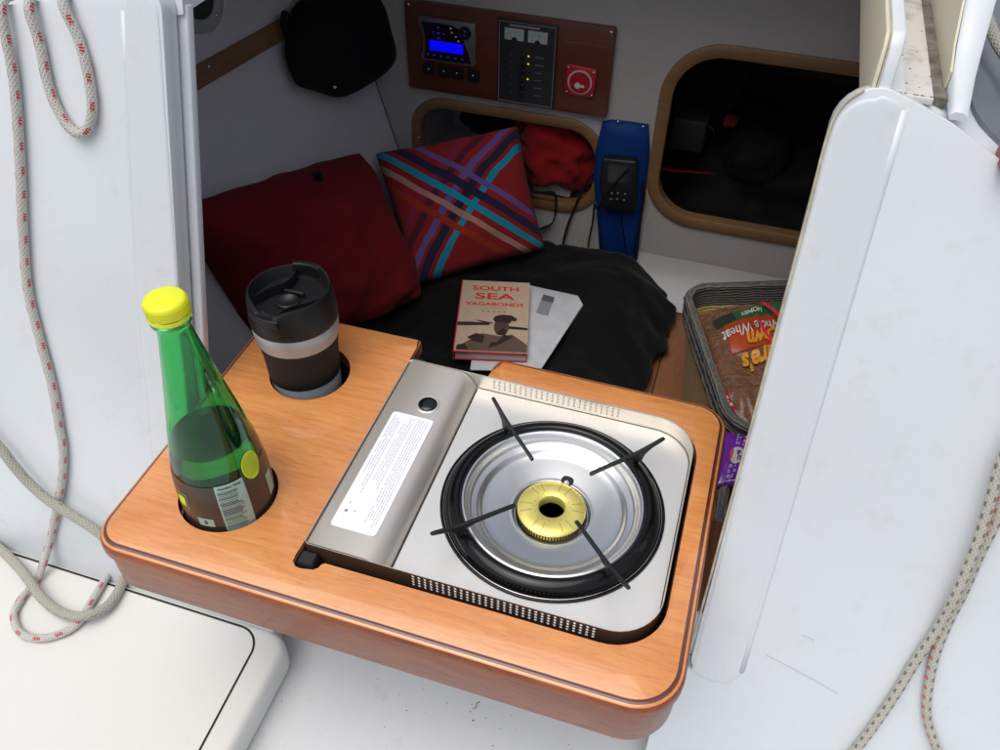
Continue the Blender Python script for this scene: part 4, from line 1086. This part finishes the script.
def striped():
    t = NT('striped_wool'); uv = t.new('ShaderNodeUVMap').outputs[0]
    sp = t.new('ShaderNodeSeparateXYZ'); t.l.new(uv, sp.inputs[0]); u, v = sp.outputs[0], sp.outputs[1]
    wob = t.M('MULTIPLY', t.M('SUBTRACT', t.noise(uv, 5, 2), .5), .03)
    a = t.M('ADD', t.M('SUBTRACT', t.M('ADD', u, v), 1.), wob); b = t.M('ADD', t.M('SUBTRACT', u, v), wob)
    def bandm(x, c, w): return t.M('LESS_THAN', t.M('ABSOLUTE', t.M('SUBTRACT', x, c)), w)
    base = t.mix(t.noise(uv, 9, 3), (.33, .010, .014), (.25, .006, .010))
    NAVY, TURQ, PURP, MAG, CRM, ORR, DPU = (.014, .010, .05), (.0, .30, .46), (.15, .08, .30), (.26, .012, .06), (.46, .25, .20), (.34, .025, .006), (.09, .006, .025)
    c = base
    for cc, w, col in ((-.31, .034, MAG), (-.205, .036, DPU), (-.060, .036, PURP), (.055, .042, NAVY), (.170, .032, TURQ)): c = t.mix(bandm(b, cc, w), c, col)
    # first family on top, woven through: lets the second family show in a checker
    chk = t.M('GREATER_THAN', t.M('SINE', t.M('MULTIPLY', b, 110.)), -.35)
    for cc, w, col in ((.275, .032, PURP), (.140, .044, NAVY), (.005, .036, TURQ), (-.135, .032, CRM), (-.28, .036, ORR)):
        k = bandm(a, cc, w); c = t.mix(k, c, col)
    w_ = t.noise(t.mapping(uv, (1, 1, 1)), 260, 2)
    t.set(Base_Color=t.mix(t.M('MULTIPLY', w_, .3), c, (.01, .005, .01)), Roughness=.95, Sheen_Weight=.02)
    t.bump(w_, .5, .0008); return t.m
STR = striped()
# dark red cushion leaning on the hull side
c1 = [atw(176, 206, .05), atw(361, 150, .035), atz(424, 297, BZ+.006), atz(258, 357, BZ+.002)]
pil = pillow('red_cushion', c1, .085, REDP, 'plain dark red cushion leaning against the left side wall', 'cushion', pin=.035, seed=3, wr=.014)
# striped cushion leaning on the main bulkhead
c2 = [aty(373, 152, 1.085), aty(519, 124, 1.165), atz(547, 250, BZ+.010), atz(414, 288, BZ+.010)]
pillow('striped_cushion', c2, .055, STR, 'red cushion with crossing turquoise, purple, navy and cream stripes', 'cushion', pin=.060, seed=8, wr=.010)
# small black clip on the red cushion's top edge
clp = aty(318, 173, .93)
q = thing('cushion_clip', atw(318, 175, .05), 'small black clip on the top edge of the dark red cushion', 'clip')
b_ = atw(318, 176, .125)
obj('clip', join(*[xf(box(-.011, .011, -.003, .003, -.0032, .0032), Matrix.Translation(b_) @ Matrix.Rotation(a, 4, 'Y')) for a in (.3, 1.4, 2.3)]), BLACKP, q, bevel=.0005)

# ------------------------------------------------------------------ papers and book
def on(u, v, z=BZ): return atz(u, v, z)
FZ = BZ+.006
fold = thing('white_folder', on(540, 330, FZ), 'white plastic folder lying under the paperback book on the black blanket', 'folder')
fp = [on(470, 371, FZ), on(540, 372, FZ), on(583, 306, FZ), on(578, 297, FZ), on(527, 286, FZ), on(480, 300, FZ)]
L2 = [(p.x, p.y) for p in fp]
fo = obj('cover', slab([L2], lambda a, b: Vector((a, b, FZ)), lambda a, b: Vector((a, b, FZ+.004))), plain('white_plastic', (.56, .58, .62), .35, var=.1, nscale=30, bump=.3, bscale=25, bdist=.003), fold, bevel=.0015)
pr = [on(536, 313, FZ+.004), on(548, 316, FZ+.004), on(554, 298, FZ+.004), on(543, 295, FZ+.004)]
pr2 = [(p.x, p.y) for p in pr]
sub('printed_figure', slab([pr2], lambda a, b: Vector((a, b, FZ+.0042)), lambda a, b: Vector((a, b, FZ+.0048))), plain('grey_print', (.26, .27, .30), .5), fo)
pr3 = [on(541.5, 300, FZ+.005), on(553, 303, FZ+.005), on(554.5, 297.5, FZ+.005), on(543.5, 294.5, FZ+.005)]
sub('printed_figure_top', slab([[(p.x, p.y) for p in pr3]], lambda a, b: Vector((a, b, FZ+.0052)), lambda a, b: Vector((a, b, FZ+.0056))), plain('dark_print', (.10, .10, .12), .5), fo)
BB = FZ+.0045
TK = .020; TZ = BB+TK
tl, tr_, br_, bl_ = on(462.5, 280, TZ), on(530.5, 283, TZ), on(526.5, 354, TZ), on(454, 352, TZ)
book = thing('paperback_book', ((tl+br_)/2).xy.to_3d()+Vector((0, 0, BB)), 'tan book titled South Sea Vagabonds lying on the black blanket', 'book')
def quadslab(q, z0, z1, sh=0): return slab([[(p.x, p.y) for p in q]], lambda a, b: Vector((a, b, z0)), lambda a, b: Vector((a, b, z1)))
q4 = [bl_, br_, tr_, tl]
xd = (br_-bl_).normalized(); yd = (tl-bl_).normalized(); Wd = (br_-bl_).length; Hd = (tl-bl_).length
# re-square the book
yd = (yd - xd*yd.dot(xd)); yd = Vector((0, 0, 1)).cross(xd).normalized()
yd = ((tl+tr_)/2-(bl_+br_)/2).normalized(); xd = yd.cross(Vector((0, 0, 1))).normalized()
mid = (tl+tr_+bl_+br_)/4; Wd = ((br_-bl_).length+(tr_-tl).length)/2; Hd = ((tl-bl_).length+(tr_-br_).length)/2
def bk(a, b, z): return Vector(((mid+xd*(a-.5)*Wd+yd*(b-.5)*Hd).x, (mid+xd*(a-.5)*Wd+yd*(b-.5)*Hd).y, z))
REDC = plain('book_red', (.50, .02, .05), .5)
obj('back_cover', slab([[(0, 0), (1, 0), (1, 1), (0, 1)]], lambda a, b: bk(a, b, BB), lambda a, b: bk(a, b, BB+.0015)), REDC, book)
obj('pages', slab([[(.02, .012), (.985, .012), (.985, .985), (.02, .985)]], lambda a, b: bk(a, b, BB+.0016), lambda a, b: bk(a, b, TZ-.0016)), plain('pages', (.55, .54, .52), .8), book)
def cover_mat():
    t = NT('sepia_cover'); c = t.coord(); n1 = t.noise(c, 35, 5, .65); n2 = t.noise(c, 180, 3)
    t.set(Base_Color=t.mix(t.M('MULTIPLY', n2, .3), t.mix(n1, (.62, .49, .37), (.52, .39, .28)), (.34, .25, .18)), Roughness=.45); return t.m
cov = obj('front_cover', slab([[(0, 0), (1, 0), (1, 1), (0, 1)]], lambda a, b: bk(a, b, TZ-.0015), lambda a, b: bk(a, b, TZ)), [cover_mat()], book)
sub('cover_edge', join(slab([[(-.004, -.004), (1, -.004), (1, .012), (-.004, .012)]], lambda a, b: bk(a, b, TZ-.0017), lambda a, b: bk(a, b, TZ+.0002)), slab([[(-.012, -.004), (.004, -.004), (.004, 1), (-.012, 1)]], lambda a, b: bk(a, b, BB), lambda a, b: bk(a, b, TZ+.0002))), REDC, cov)
T_RED = plain('title_red', (.62, .035, .03), .5)
def fit(s, b, hgt, wfrac, zz=.0003, m_=.02):
    vf = text(s, 1., (0, 0, 0), (1, 0, 0), (0, 1, 0), depth=0, bold=m_)
    xs_ = [v.x for v in vf[0]]; ys_ = [v.y for v in vf[0]]; w0 = max(xs_)-min(xs_); h0 = max(ys_)-min(ys_); cx0 = (max(xs_)+min(xs_))/2; cy0 = (max(ys_)+min(ys_))/2
    return [bk(.5+(v.x-cx0)/w0*wfrac, b+(v.y-cy0)/h0*hgt, TZ+zz) for v in vf[0]], vf[1]
sub('title', join(fit('SOUTH', .890, .068, .68), fit('SEA', .775, .090, .58), fit('VAGABONDS', .660, .052, .84)), T_RED, cov)
sub('faint_line', join(fit('-----------', .605, .006, .34, m_=.0), fit('- - - - -', .555, .014, .34)), plain('title_dull', (.40, .09, .07), .5), cov)
# the cover photograph: dark figure in a peaked cap against a boom
DK = plain('photo_dark', (.035, .022, .018), .5); MD = plain('photo_mid', (.13, .085, .06), .5); SK = plain('photo_face', (.09, .05, .038), .5)
def flat(P2, m, name, z): return sub(name, fill([P2], lambda a, b: bk(a, b, TZ+z)), m, cov)
def blob(cx, cy, rx, ry, n=24, jit=0., s=0): return [(cx+rx*math.cos(2*PI*i/n)*(1+jit*fbm((math.cos(2*PI*i/n)+s, math.sin(2*PI*i/n), s), 1)), cy+ry*math.sin(2*PI*i/n)*(1+jit*fbm((math.cos(2*PI*i/n)+s, math.sin(2*PI*i/n), s), 1))) for i in range(n)]
flat([(.004, .345), (.45, .365), (.46, .395), (.20, .40), (.004, .395)], DK, 'cover_boom', .0003)
flat([(.62, .33), (.995, .315), (.995, .345), (.80, .36), (.62, .36)], DK, 'cover_boom', .0003)
flat([(.24, .43), (.34, .40), (.50, .385), (.50, .40), (.34, .42)], DK, 'cover_rope', .0004)
flat([(.03, .02), (.10, .10), (.22, .17), (.36, .25), (.46, .24), (.62, .22), (.78, .25), (.90, .18), (.995, .12), (.995, .02)], MD, 'cover_body', .0005)
flat([(.16, .19), (.28, .25), (.40, .22), (.38, .12), (.26, .14)], DK, 'cover_shade', .0007)
flat([(.46, .06), (.60, .10), (.80, .22), (.66, .24), (.58, .14), (.50, .14)], DK, 'cover_shade', .0007)
flat([(.02, .03), (.20, .03), (.14, .10), (.04, .09)], DK, 'cover_shade', .0007)
flat(blob(.625, .345, .105, .115), SK, 'cover_face', .0009)
flat([(.56, .24), (.70, .24), (.69, .30), (.66, .33), (.60, .30)], DK, 'cover_beard', .0011)
flat([(.50, .445), (.53, .49), (.62, .51), (.76, .505), (.84, .46), (.82, .425), (.76, .43), (.74, .395), (.64, .41), (.53, .405)], DK, 'cover_cap', .0013)
# scrap of paper sticking out of the book
obj('bookmark', slab([[(.62, .97), (.75, .97), (.75, 1.025), (.62, 1.022)]], lambda a, b: bk(a, b, BB+.010), lambda a, b: bk(a, b, BB+.0106)), PAPER, book)

# ------------------------------------------------------------------ blue pouch with handheld radio
pouch = thing('blue_pouch', aty(622, 262, YM), 'blue vinyl pouch on the bulkhead between the two openings, holding a radio', 'pouch')
pk = [(603, 121), (612, 119), (630, 121), (649, 124), (650, 150), (648, 172), (644, 205), (641, 225), (638, 258), (630, 260), (600, 250), (597, 205), (594, 178), (596, 150)]
A = [aty(u, v, YM) for u, v in pk]; PP = [(p.x, p.z) for p in A]
ar = sum(PP[i-1][0]*PP[i][1]-PP[i][0]*PP[i-1][1] for i in range(len(PP)))
if ar < 0: PP = PP[::-1]
L = []
for d_, y in ((0, -.0008), (0, -.006), (.003, -.012), (.010, -.018), (.022, -.022)): L.append([Vector((x, YM+y-.006*0, z)) for x, z in inset(PP, d_)])
pb_ = obj('pouch_body', stack(L), BLUEP, pouch, smooth=True)
for u, v in ((618, 122), (643, 127)): sub('snap', dome(aty(u, v, YM-.014), .0032, (0, -1, 0), .002), CHROME, pb_, smooth=True)
rd = thing('handheld_radio', aty(620, 205, YM-.03), 'black handheld radio strapped to the front of the blue pouch', 'radio')
rp = [aty(u, v, YM-.03) for u, v in ((604, 155), (638, 158), (637, 207), (632, 209), (604, 206), (601, 180))]
RPz = [(p.x, p.z) for p in rp][::-1]
rbod = obj('radio_body', slab([RPz], lambda a, b: Vector((a, YM-.0225, b)), lambda a, b: Vector((a, YM-.046, b))), plain('radio_black', (.008, .008, .009), .5), rd, bevel=.004)
V, Fc = [], []
for u, v in ((612, 193), (618, 193), (625, 194), (611, 199), (617, 199), (624, 200)):
    V, Fc = join((V, Fc), disc(aty(u, v, YM-.0462), .0018, (0, -1, 0), 8, .001))
sub('keys', (V, Fc), INK, rbod)
sub('display', pY([(p.x, p.z) for p in (aty(608, 182, YM-.047), aty(632, 184, YM-.047), aty(632, 166, YM-.047), aty(608, 164, YM-.047))], YM-.0462, YM-.0468), plain('dark_display', (.015, .017, .018), .15), rbod)
def cable(name, px, r, label, sq=1.):
    V, Fc, U = tube(spline([aty(u, v, YM-o_) for u, v, o_ in px], 8), r, 8, True, sq); tag(obj(name, (V, Fc), BLACKP, None, smooth=True), label, 'cable')
cable('power_cable', ((594, 172, .008), (585, 185, .008), (576, 205, .008), (568, 225, .009), (563, 245, .012), (562, 262, .03)), .0028, 'thick black cable running down the bulkhead beside the striped cushion')
cable('radio_cable', ((594, 205, .008), (593, 220, .012), (590, 235, .010), (588, 248, .020), (590, 262, .05)), .0020, 'thin black cable hanging from the left side of the blue pouch')
V, Fc, U = tube(spline([aty(u, v, YM-o_) for u, v, o_ in ((641, 176, .012), (644, 195, .014), (641, 215, .014), (638, 240, .014), (636, 256, .014))], 8), .0045, 8, True, .5)
obj('side_strap', (V, Fc), BAGM, pouch, smooth=True)
V, Fc, U = tube(spline([aty(u, v, YM-o_) for u, v, o_ in ((594, 203, .016), (598, 208, .022), (610, 190, .048), (628, 170, .050))], 8), .0022, 8)
obj('radio_lanyard', (V, Fc), BAGM, rd, smooth=True)

# ------------------------------------------------------------------ baskets and groceries
def weave_mat(name, c1, c2, sc_=1.):
    t = NT(name); c = t.coord(); w = t.new('ShaderNodeTexWave'); w.inputs['Scale'].default_value = 60*sc_; w.inputs['Distortion'].default_value = 4.; w.inputs['Detail'].default_value = 2
    w.bands_direction = 'Z'; t.l.new(c, w.inputs['Vector']); n1 = t.noise(c, 150, 3, .6)
    h = t.M('ADD', t.M('MULTIPLY', w.outputs['Fac'], .6), t.M('MULTIPLY', n1, .6))
    t.set(Base_Color=t.mix(h, c2, c1), Roughness=.95); t.bump(h, 1., .004); return t.m
FELT = weave_mat('grey_felt_rope', (.17, .165, .15), (.05, .05, .045)); SEAG = weave_mat('tan_seagrass', (.48, .33, .15), (.24, .15, .06))
def basket(name, corners, zt, zb, label, shrink=.82):
    """corners: four rim corners (world xy), CCW"""
    C_ = [Vector(c) for c in corners]; ctr_ = sum(C_, Vector((0, 0)))/4
    pts = []
    for i in range(4):
        a, b, c = C_[i-1], C_[i], C_[(i+1) % 4]; r = .05
        p0 = b+(a-b).normalized()*r; p2 = b+(c-b).normalized()*r
        for k in range(7):
            t = k/6; pts.append(p0*(1-t)**2+b*2*t*(1-t)+p2*t*t)
    n = len(pts)
    th = thing(name, (ctr_.x, ctr_.y, zb), label, 'basket')
    def ring(s, z, j=0): return [Vector((ctr_.x+(p.x-ctr_.x)*s, ctr_.y+(p.y-ctr_.y)*s, z+.002*fbm((p.x*30, p.y*30, z*30), 1))) for p in pts]
    zm = zt-.035
    lo_ = [ring(shrink, zb), ring(shrink+.02, zb+.01)] + [ring(shrink+(.985-shrink)*t, zb+(zm-zb)*t) for t in (.3, .6, .9, 1.)] + [ring(.93, zm), ring(shrink-.05, zb+.012)]
    obj('woven_body', stack(lo_, closed=False), SEAG, th, smooth=True)
    V, Fc = [], []
    for k in range(7):
        z = zt-k*.0075; base = ring(1.0-.003*k, z); base.append(base[0]); base = spline(base, 3)
        t_, f_, _ = tube(base, .0065 if k else .0080, 8, False); V, Fc = join((V, Fc), (t_, f_))
    obj('rope_rim', (V, Fc), FELT, th, smooth=True)
    inn_ = [ring(.955, zt-.002), ring(.93, zt-.06), ring(shrink-.04, zb+.013)]
    obj('lining', stack(inn_, cap0=False, cap1=True), FELT, th, smooth=True)
    return th
BT = -.245
b1 = [atz(732, 428, BT), atz(735, 428, BT)+Vector((.17, .03, 0)), atz(783, 279, BT)+Vector((.10, .02, 0)), atz(684, 288, BT)]
basket('bread_basket', [p.xy for p in b1], BT, SOLEZ+.002, 'seagrass basket with thick grey rope rim, holding the bag of bread')
BT2 = -.27
nb = atz(738, 438, BT2)
b2 = [Vector((.615, .335)), Vector((.84, .335)), Vector((.84, .555)), Vector((.612, .545))]
basket('snack_basket', b2, BT2, SOLEZ+.002, 'dark woven basket nearer the step, holding the purple packet')
# bread: a loaf in a printed clear bag
bz_ = BT-.015
bread = thing('bread_bag', atz(745, 360, bz_-.05), 'bag of sliced brown bread with an orange and green printed wrapper in the basket', 'bread')
LO = [atz(u, v, bz_) for u, v in ((696, 302), (798, 287), (812, 424), (725, 419))]
def loaf(u, v):
    p = (LO[0]*(1-u)+LO[1]*u)*(1-v) + (LO[3]*(1-u)+LO[2]*u)*v
    h = (16*u*(1-u)*v*(1-v))**.35
    return p + Vector((0, 0, -.040+.052*h+.009*fbm((u*4, v*4, 1), 1, 5)))
def crust_mat():
    t = NT('bread_in_bag'); c = t.coord(); n1 = t.noise(c, 14, 4); n2 = t.noise(t.mapping(c, (1, 4, 1)), 40, 3)
    t.set(Base_Color=t.mix(n1, (.12, .045, .020), (.30, .15, .08)), Roughness=.35, Coat_Weight=.8, Coat_Roughness=.06); t.bump(t.M('ADD', n2, t.noise(c, 55, 5, .6, 2.5)), 1., .006); return t.m
V, Fc, U = grid(loaf, 50, 50, True)
lf = obj('loaf', (V, Fc), crust_mat(), bread, smooth=True); lf.modifiers.new('t', 'SOLIDIFY').thickness = .004
def onloaf(a, b, off): 
    p = loaf(a, b); return p+Vector((0, 0, off))
def patch(P2, off, m, name, part=None):
    bm = bmesh.new()
    a0_, a1_ = min(p[0] for p in P2), max(p[0] for p in P2); b0_, b1_ = min(p[1] for p in P2), max(p[1] for p in P2)
    bm.free()
    def g(u, v):
        # quads only: bilinear in the four given corners
        a = (P2[0][0]*(1-u)+P2[1][0]*u)*(1-v)+(P2[3][0]*(1-u)+P2[2][0]*u)*v; b = (P2[0][1]*(1-u)+P2[1][1]*u)*(1-v)+(P2[3][1]*(1-u)+P2[2][1]*u)*v
        return onloaf(a, b, off)
    return sub(name, grid(g, 16, 8), m, lf, smooth=True)
WRAP = plain('wrapper_orange', (.42, .06, .018), .3, Coat_Weight=.6); WGREEN = plain('wrapper_green', (.02, .13, .05), .3, Coat_Weight=.6); WDARK = plain('wrapper_dark', (.03, .035, .03), .3)
patch([(.20, .23), (1, .14), (1, .45), (.22, .52)], .0020, WRAP, 'orange_band')
patch([(.12, .16), (1, .06), (1, .15), (.14, .27)], .0028, WGREEN, 'green_band')
patch([(.13, .165), (.32, .14), (.33, .235), (.14, .262)], .0036, WDARK, 'dark_patch')
def loaftext(s, a, b, w, h, m, off, name, rot=0., bold=.03):
    vf = text(s, 1., (0, 0, 0), (1, 0, 0), (0, 1, 0), depth=0, bold=bold)
    xs_ = [v.x for v in vf[0]]; ys_ = [v.y for v in vf[0]]; w0 = max(xs_)-min(xs_); h0 = max(ys_)-min(ys_); cx0 = (max(xs_)+min(xs_))/2; cy0 = (max(ys_)+min(ys_))/2
    out_ = []
    for v in vf[0]:
        p, q_ = -(v.x-cx0)/w0*w, (v.y-cy0)/h0*h         # upside down, as in the photograph
        out_.append(onloaf(min(.995, a+p), b+q_-p*.12*1., off))
    return sub(name, (out_, vf[1]), m, lf)
WTXT = plain('wrapper_white', (.62, .62, .60), .4); OTXT = plain('wrapper_gold', (.70, .30, .03), .4)
loaftext('Whole Wheat', .47, .345, .62, .10, WTXT, .0040, 'wheat_print', bold=.01)
loaftext('HONEY', .50, .165, .22, .045, WTXT, .0042, 'green_print')
loaftext("Own", .55, .44, .34, .12, OTXT, .0052, 'brand_print', bold=.04)
loaftext("Nature's", .62, .57, .62, .15, OTXT, .0052, 'brand_print', bold=.04)
# glowing-red plastic tie strip
V, Fc, U = tube(spline([onloaf(.62, .10, .012), onloaf(.74, .30, .016), onloaf(.84, .55, .016), onloaf(.95, .78, .012)], 8), .0035, 8, True, .4)
RSTR = plain('bright_red_plastic', (.85, .02, .06), .25)
tag(obj('red_plastic_strip', (V, Fc), RSTR, None, smooth=True), 'bright red translucent plastic strip lying across the bread bag', 'strip')
V, Fc, U = tube(spline([onloaf(.52, .30, .010), onloaf(.66, .55, .013), onloaf(.82, .80, .012)], 8), .0022, 8, True, .4)
obj('red_edge', (V, Fc), RSTR, bread, smooth=True)
rp_ = thing('red_packet', atz(735, 410, BT-.04), 'bright red packet with white print wedged beside the bread near the basket rim', 'packet')
pq = [atz(u, v, BT-.012) for u, v in ((720, 388), (728, 392), (737, 416), (728, 414))]
obj('wrapper', slab([[(p.x, p.y) for p in pq]], lambda a, b: Vector((a, b, BT-.05)), lambda a, b: Vector((a, b, BT-.010))), plain('packet_red', (.50, .012, .02), .35), rp_, bevel=.002)
pm = (pq[0]+pq[2])/2
tt = text('SALE', .012, (pm.x, pm.y, BT-.0098), (pq[0]-pq[2]).normalized(), Vector((0, 0, 1)).cross((pq[0]-pq[2]).normalized()), bold=.03, depth=.0002)
obj('print', text('= - =', .011, (pm.x, pm.y, BT-.0099), (pq[2]-pq[0]).normalized(), Vector((0, 0, 1)).cross((pq[2]-pq[0]).normalized()), bold=.03), PAPER, rp_)
# purple packet
PZ = BT2+.006
pkx = [atz(u, v, PZ) for u, v in ((716, 487), (737, 487), (762, 440), (723, 431))]
pur = thing('purple_packet', atz(735, 460, BT2-.03), 'purple snack packet with a white emblem beside the table corner', 'packet')
def pf(u, v):
    p = (pkx[0]*(1-u)+pkx[1]*u)*(1-v)+(pkx[3]*(1-u)+pkx[2]*u)*v
    return p+Vector((0, 0, .012*(16*u*(1-u)*v*(1-v))**.4+.002*fbm((u*5, v*5, 4), 1)))
V, Fc = grid(pf, 24, 24)
pw = obj('wrapper', (V, Fc), plain('purple_foil', (.14, .02, .30), .3, Coat_Weight=.5), pur, smooth=True); pw.modifiers.new('t', 'SOLIDIFY').thickness = .012; pw.modifiers['t'].offset = -1
def pt_(P2, off): 
    V, Fc = fill([P2], lambda a, b: pf(a, b)+Vector((0, 0, off))); return V, Fc
sub('emblem', pt_(blob(.52, .50, .24, .16), .0012), plain('emblem_white', (.50, .48, .50), .4), pw)
sub('emblem_red', pt_(blob(.33, .50, .055, .12), .0018), plain('emblem_red', (.45, .05, .04), .4), pw)
def ptext(s, cu, cv, w, h):
    vf = text(s, 1., (0, 0, 0), (1, 0, 0), (0, 1, 0), depth=0, bold=.02)
    xs_ = [v.x for v in vf[0]]; ys_ = [v.y for v in vf[0]]; w0 = max(xs_)-min(xs_); h0 = max(ys_)-min(ys_)
    return [pf(min(.99, max(.01, cu+(v.y/h0)*h)), min(.99, max(.01, cv+v.x/w0*w)))+Vector((0, 0, .002)) for v in vf[0]], vf[1]
sub('print', join(ptext('= - = -', .42, .82, .22, .11), ptext('- = =', .62, .82, .22, .11), ptext('- = -- =', .40, .17, .28, .11), ptext('-- = -', .60, .20, .22, .10)), plain('lilac_print', (.50, .42, .62), .5), pw)
sub('emblem_print', ptext('= -', .60, .50, .18, .15), INKD, pw)

# ================================================================== LIGHT
w = bpy.data.worlds.new('World'); sc.world = w; w.use_nodes = True
nt = w.node_tree; bgN = nt.nodes['Background']; sky = nt.nodes.new('ShaderNodeTexSky'); sky.sky_type = 'NISHITA'; sky.sun_disc = False
EL, AZ = math.radians(58), math.radians(-40)
sky.sun_elevation = EL; sky.sun_rotation = AZ; sky.air_density = 1.; sky.dust_density = 4.; sky.ozone_density = 1.
hs = nt.nodes.new('ShaderNodeHueSaturation'); hs.inputs['Saturation'].default_value = .58; nt.links.new(sky.outputs[0], hs.inputs['Color']); nt.links.new(hs.outputs[0], bgN.inputs[0]); bgN.inputs[1].default_value = .15
sd = bpy.data.lights.new('sun', 'SUN'); sd.energy = 1.3; sd.angle = math.radians(60); sd.color = (1., .96, .90)
so_ = bpy.data.objects.new('sun', sd); COL.objects.link(so_)
dirn = Vector((math.sin(AZ)*math.cos(EL), math.cos(AZ)*math.cos(EL)*-1, math.sin(EL)))
dirn = Vector((-.15, -.30, 1.)).normalized()
so_.rotation_euler = dirn.to_track_quat('Z', 'Y').to_euler()
sky.sun_elevation = math.asin(dirn.z); sky.sun_rotation = math.atan2(dirn.x, dirn.y)
vs = sc.view_settings; vs.view_transform = 'Standard'; vs.look = 'None'; vs.exposure = .04; vs.gamma = 1
try: vs.use_curve_mapping = False
except Exception: pass
sc.render.engine = 'CYCLES'
sc.cycles.use_denoising = True
sc.cycles.max_bounces = 14; sc.cycles.transmission_bounces = 12; sc.cycles.diffuse_bounces = 5; sc.cycles.glossy_bounces = 5
sc.cycles.caustics_refractive = True; sc.cycles.caustics_reflective = False; sc.cycles.sample_clamp_indirect = 6.
